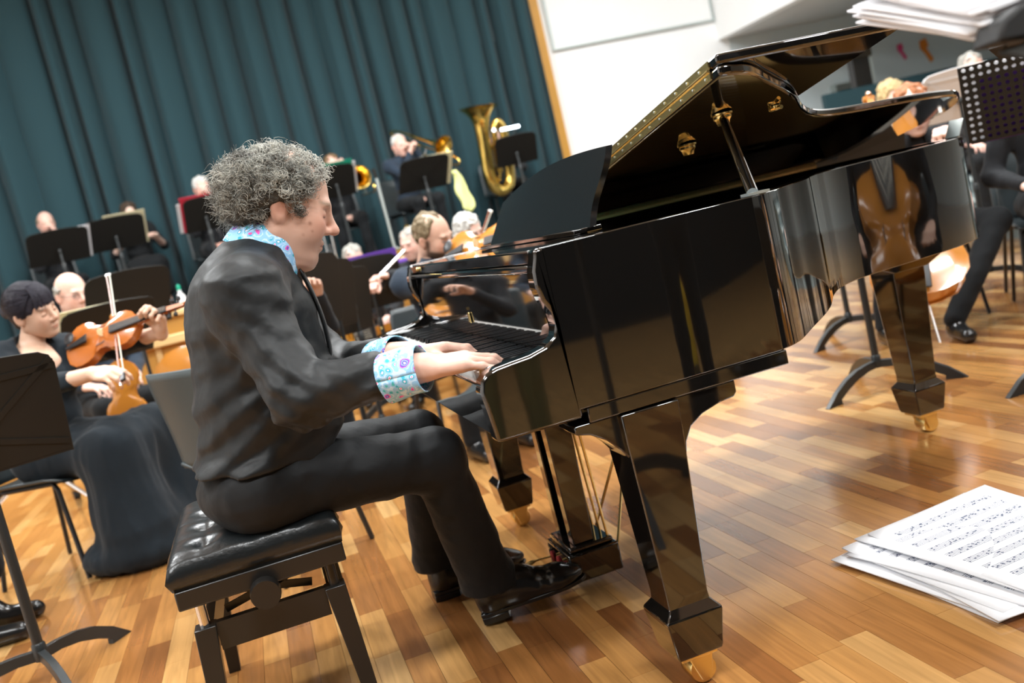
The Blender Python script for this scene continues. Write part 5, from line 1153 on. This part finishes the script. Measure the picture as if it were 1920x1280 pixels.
p6 = sit('tuba player half hidden behind his instrument on the stage', (928, 240), 10.1, -92, SF, hair='short', hairc='grey', skin=(.66, .40, .32), head=(0, 6, 0), hand=((.26, -.12, .86), (.24, .10, .70)), hkind=('grip', 'grip'), chair_label='dark chair on the stage under the tuba player')
tb = at_d(938, 330, 9.55); tuba('upright brass tuba with a wide bell on the lap of its player', frame(tb+np.array((-.12, 0, -.05)), (.93, .25, -.05), (-.16, -.10, 1)))
(q, D_), l_, y_, z_ = px_stand('black music stand with a bright lamp in front of the tuba player', (968, 280), 9.3, -100, SF, w=.42)
lm = at_d(955, 242, 9.25); lt = root('stand_lamp', tuple(lm), 0, 'small bright bluish lamp clipped to the stand of the tuba player', 'lamp')
MB().box((-.10, -.03, -.005), (.10, .03, .02)).build('housing', M['black_satin'], lt); MB().box((-.095, -.036, -.004), (.095, -.0302, .018)).build('diffuser', M['bluescreen'], lt); MB().tube([(0, .02, 0), (.03, .05, -.05), (.03, .03, -.13)], .005, 6).build('clip_arm', M['black_satin'], lt)
# things standing on the stage
mc = at_d(735, 442, 7.6); mt = at_d(704, 336, 7.6); mr = root('microphone_stand', (mc[0], mc[1], SF), 0, 'tall black microphone stand on the stage beside the trombonists', 'microphone stand')
MB().tube([(0, 0, .01), (mt[0]-mc[0], 0, mt[2]-SF)], .011, 10).build('pole', M['alu'], mr); MB().tube([(mt[0]-mc[0], 0, mt[2]-SF), (mt[0]-mc[0]-.01, 0, mt[2]-SF+.08)], [.012, .017], 10).build('microphone', M['stand'], mr)
for k in range(3): an = 2.1*k; MB().tube([(0, 0, .12), (.22*math.cos(an), .22*math.sin(an), .008)], .007, 8).build('leg', M['alu'], mr)
yc = at_d(857, 318, 8.3); ys = root('cloth_stand', (yc[0], yc[1]+.03, SF), 0, 'thin stand on the stage holding up a yellow cloth', 'stand')
MB().tube([(0, 0, .01), (0, 0, yc[2]-SF+.02)], .008, 8).build('pole', M['standtube'], ys); MB().lathe([(.10, 0), (.10, .012), (.02, .02)], 16).build('base', M['standtube'], ys)
MB().tube([(-.06, -.0, yc[2]-SF), (.06, 0, yc[2]-SF)], .006, 6).build('hook', M['standtube'], ys)
ycl = MB().grid(lambda u, v: (yc[0]-.055+.11*u*(.35+.65*min(1, v*2.2))+.02*v+.012*math.sin(9*v), yc[1]-.004+.018*math.sin(u*7+v*4), yc[2]-.0-(.34+.05*math.sin(3*u))*v), 11, 14).build('cloth', M['yellowcloth'], ang=80); ycl.modifiers.new('s', 'SOLIDIFY').thickness = .006
tag(ycl, 'pale yellow cloth hanging from a thin stand on the stage', 'cloth')
tp = at_d(618, 487, 7.75); trumpet_on_bell('silver trumpet standing on its bell at the stage edge', (tp[0], max(tp[1], SY+.12), SZ+.0355 if tp[1] < SY+.1 else SZ))
sx = at_d(672, 478, 7.55); saxophone('gold saxophone lying on the wooden edge of the stage', frame((sx[0]+.62, SY+.16, SZ+.075), (0, -.25, 1), (-1, 0, .02)), k=.95)
pc = MB().grid(lambda u, v: (sx[0]-.10+.75*u, SY-.055-.004*math.sin(u*40), SZ+.02-.07*v), 30, 4).build('purple_cloth', M['purple'], ang=80); pc.modifiers.new('s', 'SOLIDIFY').thickness = .004; tag(pc, 'purple cloth strip along the stage edge below the saxophone', 'cloth')
sp_ = at_d(349, 560, 7.5); sb = root('spray_bottle', (sp_[0], SY+.06, SZ+.0355), 0, 'small pale plastic bottle standing on the stage edge', 'bottle')
MB().lathe([(.03, 0), (.032, .01), (.032, .09), (.012, .12), (.012, .14)], 14).build('body', M['paper'], sb); MB().lathe([(.014, .14), (.014, .17), (.006, .18)], 12).build('cap', M['green'], sb)

# --- players on the floor behind the piano
p7 = sit('bald man with glasses in dark blue behind the violinist', (122, 508), 5.75, -60, 0, seat=.47, hair='sides', hairc='grey', glasses=True, shirt=NAVY, skin=(.70, .45, .36), head=(8, 10, 0), h=.012, hh=.0055, chair_label='dark chair under the bald man with glasses')
(q, D_), l_, y_, z_ = px_stand('wide black music stand between the bald man and the grey chair', (243, 562), 5.3, -55, 0, w=.52, tilt=22)
stand_sheet('cream sheet standing on the wide stand by the bald man', l_, y_, D_, y=.14, w=.2, hgt=.28, mat='paper_y')
(q, D_), l_, y_, z_ = px_stand('low black music stand right behind the violin', (205, 622), 4.9, -60, 0, w=.50, tilt=35)
stand_sheet('loose sheets lying on the low stand behind the violin', l_, y_, D_, y=.10, w=.30, hgt=.34, mat='paper_y')
p8 = sit('grey haired man peering over a dark stand below the stage', (655, 456), 6.9, -100, 0, seat=.42, hair='short', hairc='grey', skin=(.68, .42, .35), head=(8, 16, 0), chair_label='dark chair under the grey haired man below the stage')
(q, D_), l_, y_, z_ = px_stand('black music stand with a purple edge in front of the grey haired man', (695, 530), 6.2, -95, 0, w=.42, tilt=15)
stand_sheet('purple folder on the stand in front of the grey haired man', l_, y_, D_, y=0, w=.42, hgt=.36, mat='purple', name='music_folder', cat='folder')
p9 = sit('flautist mostly hidden behind the bearded viola player', (765, 424), 6.3, -120, 0, seat=.43, hair='short', hairc='grey', skin=(.68, .42, .34), head=(-14, 8, 0), handw=(at_d(703, 535, 5.95), at_d(722, 518, 6.0)), hkind=('grip', 'grip'), chair_label='dark chair under the flautist')
fa, fb_ = at_d(677, 553, 5.9), at_d(758, 470, 6.15); tube_wind('silver flute held out by the hidden flautist', 'flute', fb_, fa, .011, 'silver', 'flute', keys=9, mp=False)
va, vb2 = at_d(695, 600, 5.6), at_d(685, 562, 5.6); tube_wind('silver keyed clarinet propped on a peg among the stands', 'clarinet', vb2, at_d(712, 668, 5.6), .014, 'ebwood', 'clarinet', keys=9, bellr=.034)
sq = at_d(662, 640, 5.75); saxophone('gold saxophone with its bell turned to the piano, propped among the stands', frame((sq[0]-.05, sq[1], sq[2]-.02), (.35, -.9, .1), (-.12, 0, 1)), k=.85)
for px, D, lab, wv in (((594, 545), 4.75, 'dark music stand half hidden by the pianist', .34), ((624, 553), 5.0, 'dark music stand between the pianist and the saxophone', .34), ((660, 563), 5.35, 'dark music stand with a pale top edge by the saxophone', .32)):
    px_stand(lab, px, D, -50, 0, w=wv, tilt=12, hgt=.36)
# --- bearded viola player
B10 = at_d(800, 392, 4.55)
vq = at_d(846, 492, 4.36); vr = at_d(1005, 438, 4.05); vM2 = frame(vq, N(vr-vq), (-.35, -.75, .55))
violin('amber viola under the chin of the bearded man', vM2, 'viola', 1.13, .034, 'varnish_o', 'viola')
p10 = sit('bearded viola player in a dark blue shirt leaning to his instrument', (795, 393), 4.58, -82, 0, seat=.38, lean=6, hair='receding', hairc='mid', beard=(.045, .028, .018), shirt=NAVY, skin=(.64, .40, .30), head=(36, 20, 10), handw=(at_d(905, 560, 4.2), vr*.75+vq*.25+np.array((0, 0, -.05))), hkind=('bow', 'grip'), poles=((-.6, -.5, -1), (.2, .3, -1)), h=.010, hh=.0045, sleeve=.8, brow=(.10, .06, .03), feet=((.38, -.12, 0), (.36, .12, 0)), chair_label='black plastic chair under the bearded viola player')
bow('viola bow in the hand of the bearded man', at_d(905, 548, 4.12), at_d(1010, 330, 4.4)*0+at_d(925, 470, 4.75), N(vr-vq))
# --- white haired violinist
p11 = sit('white haired violinist with glasses behind the music desk', (873, 398), 5.75, -70, 0, seat=.44, hair='full', hairc='white', glasses=True, skin=(.68, .44, .36), head=(6, 16, 10), handw=(at_d(900, 470, 5.35), at_d(925, 452, 5.3)), hkind=('bow', 'grip'), h=.012, hh=.005, chair_label='dark chair under the white haired violinist')
v3 = at_d(893, 482, 5.5); v4 = at_d(990, 450, 5.25); violin('amber violin of the white haired player', frame(v3, N(v4-v3), (-.3, -.75, .6)), 'violin', 1., .032, 'varnish_o')
bow('violin bow rising past the face of the white haired player', at_d(888, 470, 5.2), at_d(917, 394, 5.5), (1, 0, 0))
# --- timber double bass lying by the stage
cb = at_d(322, 655, 5.9); violin('double bass lying on its side in front of the stage', frame((cb[0]-.20, cb[1]+.30, .42), (1, .12, .06), (-.1, -1, .1)), 'double_bass', 3.0, .036, 'varnish_o', 'double bass')
cv = at_d(232, 735, 4.6); violin('honey coloured violin held upright on the knee of the bald man with glasses', frame((cv[0]-.02, cv[1], cv[2]-.18), (.10, .1, 1), (.2, 1, -.2)), 'violin', .95, .032, 'varnish_o')

# --- unseen player added behind the pianist to darken the fallboard's reflection
person('added violinist in black unseen behind the pianist, darkening the fallboard reflection', (-.38, 3.0, 0), -60, s=.86, seat=.42, lean=6, hair='short', hairc='dark', hands=((.30, -.10, .80), (.34, .16, .92)), hkind=('bow', 'grip'), h=.014, hh=.007)
chair('black plastic chair under the added violinist unseen behind the pianist', (-.39, 3.02, 0), -60, 'chair', zs=.41)
# --- chrome drum hardware at the left
dq = at_d(14, 690, 5.3); dst = root('drum_stand', (dq[0], dq[1], 0), 0, 'chrome drum stand with a clamp and wheeled legs behind the violinist', 'drum stand')
MB().tube([(0, 0, .25), (0, 0, dq[2]+.02)], .014, 10).build('pole', M['chrome'], dst); MB().tube([(-.10, 0, dq[2]+.02), (.06, 0, dq[2]+.02), (.02, 0, dq[2]+.12)], .011, 8).build('clamp_arm', M['chrome'], dst); MB().sphere((.09, 0, dq[2]-.03), .03, 12).build('wing_nut', M['chrome'], dst)
for k in range(3):
    an = math.radians(-40+120*k); e_ = (.42*math.cos(an), .42*math.sin(an), .045); lg = MB().tube([(0, 0, .34), e_], .011, 8).build('leg', M['chrome'], dst)
    MB().lathe([(.008, -.012), (.022, -.012), (.022, .012), (.008, .012)], 14, (e_[0], e_[1], .0225), (math.sin(an), -math.cos(an), 0)).build('wheel', M['rubber'], lg)
# ------------------------------------------------------------------ right side of the orchestra
cs = at_z(1845, 632, 0)
CL = (3.12, 2.62, 0.); CY = -112
p13 = person('cellist in black bent over the cello behind the piano tail', CL, CY, s=1.0, seat=.45, lean=22, twist=6, head=(0, 18, 0), skin=(.74, .50, .42), hair='short', hairc='red',
             hands=(to_local(CL, CY, at_d(1625, 300, 4.35)), to_local(CL, CY, at_d(1772, 246, 4.35))), poles=((-.2, -1, -.4), (0, 1, -.6)), hkind=('bow', 'grip'), feet=((.42, -.36, 0), tuple(to_local(CL, CY, (cs[0]-.05, cs[1]+.10, 0)))), knees=((.42, -.30, .50), (.40, .26, .50)), h=.011, hh=.005, red=.4)
chair('black plastic chair under the cellist', (CL[0]+.02, CL[1]+.02, 0), CY, 'chair')
ca = at_d(1735, 572, 4.2); cdir = N((.30, .52, .80))
violin('orange varnished cello standing between the knees of its player', frame(ca, cdir, (-.42, -.9, .2)), 'cello', 1.98, .052, 'varnish_o', 'cello', endpin=.22)
bow('cello bow held across the strings behind the piano', at_d(1615, 310, 4.3), at_d(1800, 330, 4.05), cdir)
def px_stand2(label, px, D, yaw, **kw):
    c = at_d(px[0], px[1], D); music_stand(label, (c[0], c[1], 0), yaw, zc=c[2], **kw)
sA = at_z(1645, 688, .085); music_stand('black music stand under the piano tail, feet spread on the parquet', (sA[0], sA[1], 0), 65, zc=.92, tilt=25, legyaw=195-65)
sB = at_z(1555, 622, .085); music_stand('black music stand beyond the piano with an arched foot', (sB[0]+.2, sB[1]+.1, 0), 70, zc=.95, tilt=25, legyaw=130)
p14 = sit('smiling grey haired man seated before the pale wall', (1815, 96), 6.9, -118, .15, seat=.50, hair='short', hairc='grey', skin=(.70, .44, .37), head=(6, 4, -4), h=.012, hh=.0055, chair_label='dark chair on the low tier under the smiling man')
p15 = sit('blonde woman half hidden behind the piano lid', (1668, 150), 7.3, -110, .0, seat=.50, hair='full', hairc='blond', fem=1., skin=(.68, .46, .38), head=(0, 10, 0), h=.013, chair_label='dark chair under the blonde woman')
c = at_d(1800, 175, 5.6); st_, D_ = music_stand('music stand coloured pale for the light it reflects, in front of the smiling man', (c[0], c[1], 0), 75, zc=c[2], tilt=35, w=.50, hgt=.34, ribs=True, mat='stand_pale')
pf = at_d(1940, 168, 3.4); PSL = (pf[0], pf[1], 0); stp, Dp = music_stand('black music stand with a grid of round holes and a purple folder', PSL, 48, zc=pf[2], tilt=22, w=.46, hgt=.30, holes=True, legyaw=132)
stand_sheet('purple folder showing through the holes of the perforated stand', PSL, 48, Dp, y=.06, w=.24, hgt=.26, mat='purple', off=.012, name='music_folder', cat='folder')
stand_sheet('white sheets showing through the holes of the perforated stand', PSL, 48, Dp, y=.02, w=.42, hgt=.30, mat='paper', off=.018)
p16 = sit('player in black trousers behind the perforated stand', (1935, 90), 4.6, -125, 0, seat=.46, hair='short', hairc='brown', skin=(.68, .44, .36), chair_label='dark chair under the player behind the perforated stand')
# chair at right edge
chx = at_z(1918, 572, 0); chair('black folding chair leg beside the cellist on the parquet', (chx[0]+.35, chx[1]+.1, 0), -120, 'chair')
# alcove details
dp = at_y(1608, 120, 7.6); dpo = root('display_trolley', (dp[0], dp[1], 0), 0, 'tall black display panel on a trolley against the pale wall', 'trolley')
MB().box((-.10, -.05, .09), (.12, .05, 2.12)).build('post', M['black_satin'], dpo); MB().box((-.40, -.09, 1.95), (.14, -.051, 2.26)).build('screen', M['black'], dpo); MB().box((.121, -.05, .3), (.16, .04, 1.95)).build('cable_cover', M['alu'], dpo); MB().box((-.3, -.25, 0), (.3, .25, .089)).build('base', M['black_satin'], dpo)
gb = at_y(1580, 172, Y1-.06); g_ = root('wall_box', tuple(gb), 0, 'small grey slatted box fixed to the pale wall', 'wall box')
MB().box((-.13, -.05, -.11), (.13, .055, .11)).build('case', M['alu'], g_)
for k in range(4): MB().box((-.11, -.058, -.08+.045*k), (.11, -.0505, -.06+.045*k)).build('slat', M['standtube'], g_)
for px, m, lab, nm in (((1690, 97), 'pink', 'pink paper cut-out pinned to the pale wall', 'paper_ornament'), ((1735, 95), 'orange', 'orange paper cut-out pinned to the pale wall', 'paper_ornament')):
    c = at_y(px[0], px[1], Y1-.02); k = 1.25 if m == 'orange' else .85
    o = MB().prism([(-.05*k, .11*k), (.03*k, .13*k), (.05*k, .05*k), (.02*k, .02*k), (.09*k, -.10*k), (.05*k, -.13*k), (.0, -.03*k), (-.05*k, .03*k)], 0, .012, lambda u, v, w_: (c[0]+u, c[1]+w_, c[2]+v)).build(nm, M[m]); tag(o, lab, 'ornament')
pt_ = root('partition', (7.6, 7.3, 0), 0, 'low black partition screen in front of the pale wall', 'partition')
MB().box((-1.6, -.03, .62), (2.4, .03, 1.62)).build('panel', M['curtain'], pt_)
for x in (-1.5, .4, 2.3): MB().box((x-.03, -.25, .601), (x+.03, .25, .619)).build('foot', M['black_satin'], pt_)
# conductor stand with a thick pile of parts and a clip lamp, close on the right
def sheet(name, label, loc, rz, w=.30, l=.42, th=.0012, curl=.0, mat=None, group=None, tiltx=0, tilty=0, cx=0, wav=.004, seed=0):
    t = root(name, loc, 0, label, 'sheet music', group); t.rotation_euler = (tiltx, tilty, rz); r = random.Random(seed); a1, a2 = r.uniform(0, 6), r.uniform(0, 6)
    f_ = lambda u, v: (-w/2+w*u, -l/2+l*v, wav*(math.sin(u*3+a1)+math.sin(v*4+a2)+2)*.5+curl*max(0, v-.55)**2*6)
    o = MB().grid(f_, 9, 13).build('page', mat or M['paper'], t, ang=80); q = o.modifiers.new('s', 'SOLIDIFY'); q.thickness = th; q.offset = 1
    return t
A_ = at_d(1606, 50, 1.40); B2 = at_d(1850, 84, 1.12); C_ = at_d(1640, 2, 1.52)
ax_ = N(B2-A_); ay_ = C_-A_; ay_ = N(ay_-ax_*(ay_ @ ax_)); az_ = np.cross(ax_, ay_); PF = np.eye(4); PF[:3, 0] = ax_; PF[:3, 1] = ay_; PF[:3, 2] = az_; PF[:3, 3] = A_
CW = np.linalg.norm(B2-A_)
cst = root('music_stand', (0, 0, 0), 0, "conductor's black music stand piled with printed parts", 'music stand')
dsk = xf(PF, [(CW*1.12, -.01, -.006), (CW+.62, -.01, -.006), (CW+.62, .36, -.006), (CW*1.12, .36, -.006), (CW*1.12, -.01, -.001), (CW+.62, -.01, -.001), (CW+.62, .36, -.001), (CW*1.12, .36, -.001)])
hub = xf(PF, [(CW+.27, .15, -.012)])[0]; cst.location = (hub[0], hub[1], 0); loc_ = lambda P: np.asarray(P)-np.array((hub[0], hub[1], 0))
HEXF = [(0,3,2,1),(4,5,6,7),(0,1,5,4),(1,2,6,5),(2,3,7,6),(3,0,4,7)]
MB().add(loc_(dsk), HEXF).build('desk', M['stand'], cst)
MB().add(loc_(xf(PF, [(.10, .10, -.0065), (CW+.30, .10, -.0065), (CW+.30, .16, -.0065), (.10, .16, -.0065), (.10, .10, -.0015), (CW+.30, .10, -.0015), (CW+.30, .16, -.0015), (.10, .16, -.0015)])), HEXF).build('extension_arm', M['stand'], cst)
MB().tube([(0, 0, .10), (0, 0, hub[2])], .012, 12).build('post', M['standtube'], cst)
for k_ in range(3):
    an = math.radians(-20+120*k_); c_, s_ = math.cos(an), math.sin(an); MB().prism(LEGP, -.011, .011, lambda u, v, ww: (u*c_-ww*s_, u*s_+ww*c_, v)).build('leg', M['standtube'], cst)
PLAB = ['lowest printed part', 'second printed part from the bottom', 'third printed part from the bottom', 'fourth printed part from the bottom', 'middle printed part', 'fourth printed part from the top', 'third printed part from the top', 'second printed part from the top', 'topmost curled printed part']
for i in range(9):
    t_ = sheet('sheet_music', PLAB[i]+' of the thick white pile on the conductor stand', (0, 0, 0), 0, th=.0025, wav=.003+.0006*i, seed=i, group='parts piled on the conductor stand', w=CW, l=.40, curl=.01 if i > 6 else 0)
    R_ = np.array(Matrix.Rotation(math.radians(random.uniform(-4, 4)), 4, 'Z')); R_[:3, 3] = (CW/2+random.uniform(-.012, .012), .20+random.uniform(-.008, .008), .0015+i*.0046); t_.matrix_world = Matrix((PF @ R_).tolist())
lq = at_d(1894, 62, 1.10); ll = root('clip_lamp', tuple(lq), math.radians(-10), 'black clip-on stand lamp beside the pile of printed parts', 'lamp')
ll.scale = (.78, .78, .78)
MB().prism([(-.045, -.012), (.06, -.018), (.10, -.014), (.11, .012), (.07, .032), (.0, .034), (-.03, .018)], -.035, .035, lambda u, v, w_: (u, w_, v)).build('lamp_head', M['rubber'], ll, bevel=.006)
MB().box((.02, -.037, -.010), (.09, -.0352, .018)).build('vent', M['standtube'], ll)
MB().tube(spline([(-.01, 0, -.014), (-.012, 0, -.03), (.0, .005, -.045)], 5), .0018, 6).build('cable', M['rubber'], ll); MB().tube(spline([(.02, 0, -.017), (.03, 0, -.028), (.035, .003, -.036)], 5), .0018, 6).build('cable', M['rubber'], ll)
# printed parts on the floor
def print_mat():
    m = pm('printed_paper', (.88, .89, .92), .8); nt = m.node_tree; Nn = nt.nodes; L = nt.links; tc = Nn.new('ShaderNodeTexCoord'); sp = Nn.new('ShaderNodeSeparateXYZ'); L.new(tc.outputs['Object'], sp.inputs[0])
    def mth(op, a, b=None):
        n = Nn.new('ShaderNodeMath'); n.operation = op
        for i, q in enumerate((a, b)):
            if q is None: continue
            if isinstance(q, (int, float)): n.inputs[i].default_value = q
            else: L.new(q, n.inputs[i])
        return n.outputs[0]
    sysm = mth('LESS_THAN', mth('MODULO', mth('ADD', sp.outputs[1], 2.0), .052), .0240)          # staff bands across the page
    line = mth('LESS_THAN', mth('MODULO', mth('ADD', sp.outputs[1], 2.0), .0052), .0021)
    inx = mth('MULTIPLY', mth('LESS_THAN', mth('ABSOLUTE', sp.outputs[0]), .155), mth('LESS_THAN', mth('ABSOLUTE', sp.outputs[1]), .205))
    v = Nn.new('ShaderNodeTexVoronoi'); v.inputs['Scale'].default_value = 95; L.new(tc.outputs['Object'], v.inputs['Vector']); note = mth('LESS_THAN', v.outputs['Distance'], .33)
    ink = mth('MULTIPLY', mth('MULTIPLY', sysm, inx), mth('MAXIMUM', line, note))
    mx = Nn.new('ShaderNodeMix'); mx.data_type = 'RGBA'; L.new(mth('MULTIPLY', ink, .97), mx.inputs['Factor']); mx.inputs[6].default_value = (.88, .89, .92, 1); mx.inputs[7].default_value = (.08, .10, .16, 1); L.new(mx.outputs[2], Nn['Principled BSDF'].inputs['Base Color'])
    return m
PM = print_mat()
FP = [(1.10, .10, 2, .0), (1.085, .12, 8, .004), (1.12, .06, -5, .008), (1.11, .11, 4, .013), (1.125, .105, 11, .018), (1.17, .135, 7, .023), (1.19, .11, 3, .029)]
FLAB = ['lowest sheet sticking out under the pile on the floor', 'printed sheet near the bottom of the pile on the floor', 'skewed sheet in the lower half of the floor pile', 'printed sheet showing its corner in the middle of the floor pile', 'sheet in the upper half of the floor pile', 'printed sheet second from the top of the floor pile', 'printed music page lying on top of the floor pile']
for i, (x, y, r, z) in enumerate(FP):
    sheet('sheet_music', FLAB[i], (x, y, z+.0005), math.radians(r), w=.40, l=.50, th=.003, wav=.002+.001*i, curl=.010 if i in (3, 6) else 0, mat=PM, seed=20+i, group='printed parts on the floor')

fz = at_z(1896, 922, 0); music_stand('tall black music stand whose foot reaches in beside the floor sheets', (fz[0]+.42, fz[1]-.16, 0), 200, zc=1.32, tilt=30, legyaw=-40)

# people beside the camera, seen in the gloss of the piano
STAND = dict(seat=.86, knees=((.02, -.10, .48), (.02, .10, .48)), feet=((.0, -.11, 0), (.0, .11, 0)), h=.016, hh=.008)
OLIVE = pm('olive_cotton', (.16, .15, .05), .8); TEAL = pm('teal_cotton', (.0, .22, .26), .8); YEL = pm('mustard_cotton', (.55, .38, .02), .8)
person('conductor in black standing behind his music stand, mirrored in the piano side', (1.25, -1.45, 0), 100, hair='full', hairc='grey', hands=((.35, -.25, 1.15), (.35, .25, 1.15)), **STAND)
person('standing person in olive trousers mirrored in the piano cheek', (.62, -2.35, 0), 95, hair='short', hairc='dark', trous=OLIVE, shirt=SHIRT, **STAND)
person('standing person in a teal top and mustard trousers mirrored in the piano side', (2.05, -2.7, 0), 110, hair='short', hairc='dark', trous=YEL, shirt=TEAL, **STAND)
C2 = (3.10, -.42, 0); person('second cellist in black mirrored in the piano tail', C2, 165, s=1., seat=.45, lean=12, hair='short', hairc='brown', hands=((.36, -.28, .62), (.22, .10, 1.0)), hkind=('grip', 'grip'), knees=((.42, -.28, .50), (.42, .28, .50)), feet=((.42, -.32, 0), (.42, .32, 0)), h=.016, hh=.008)
chair('black plastic chair under the second cellist', (C2[0]+.02, C2[1], 0), 165, 'chair')
violin('orange varnished cello of the second cellist', frame((C2[0]-.40, C2[1]+.10, .22), (.42, -.12, .9), (-.95, .25, .2)), 'cello', 1.98, .052, 'varnish_o', 'cello', endpin=.22)
music_stand('black music stand of the second cellist with pale stickers', (2.30, -.55, 0), 5, zc=.72, tilt=20)
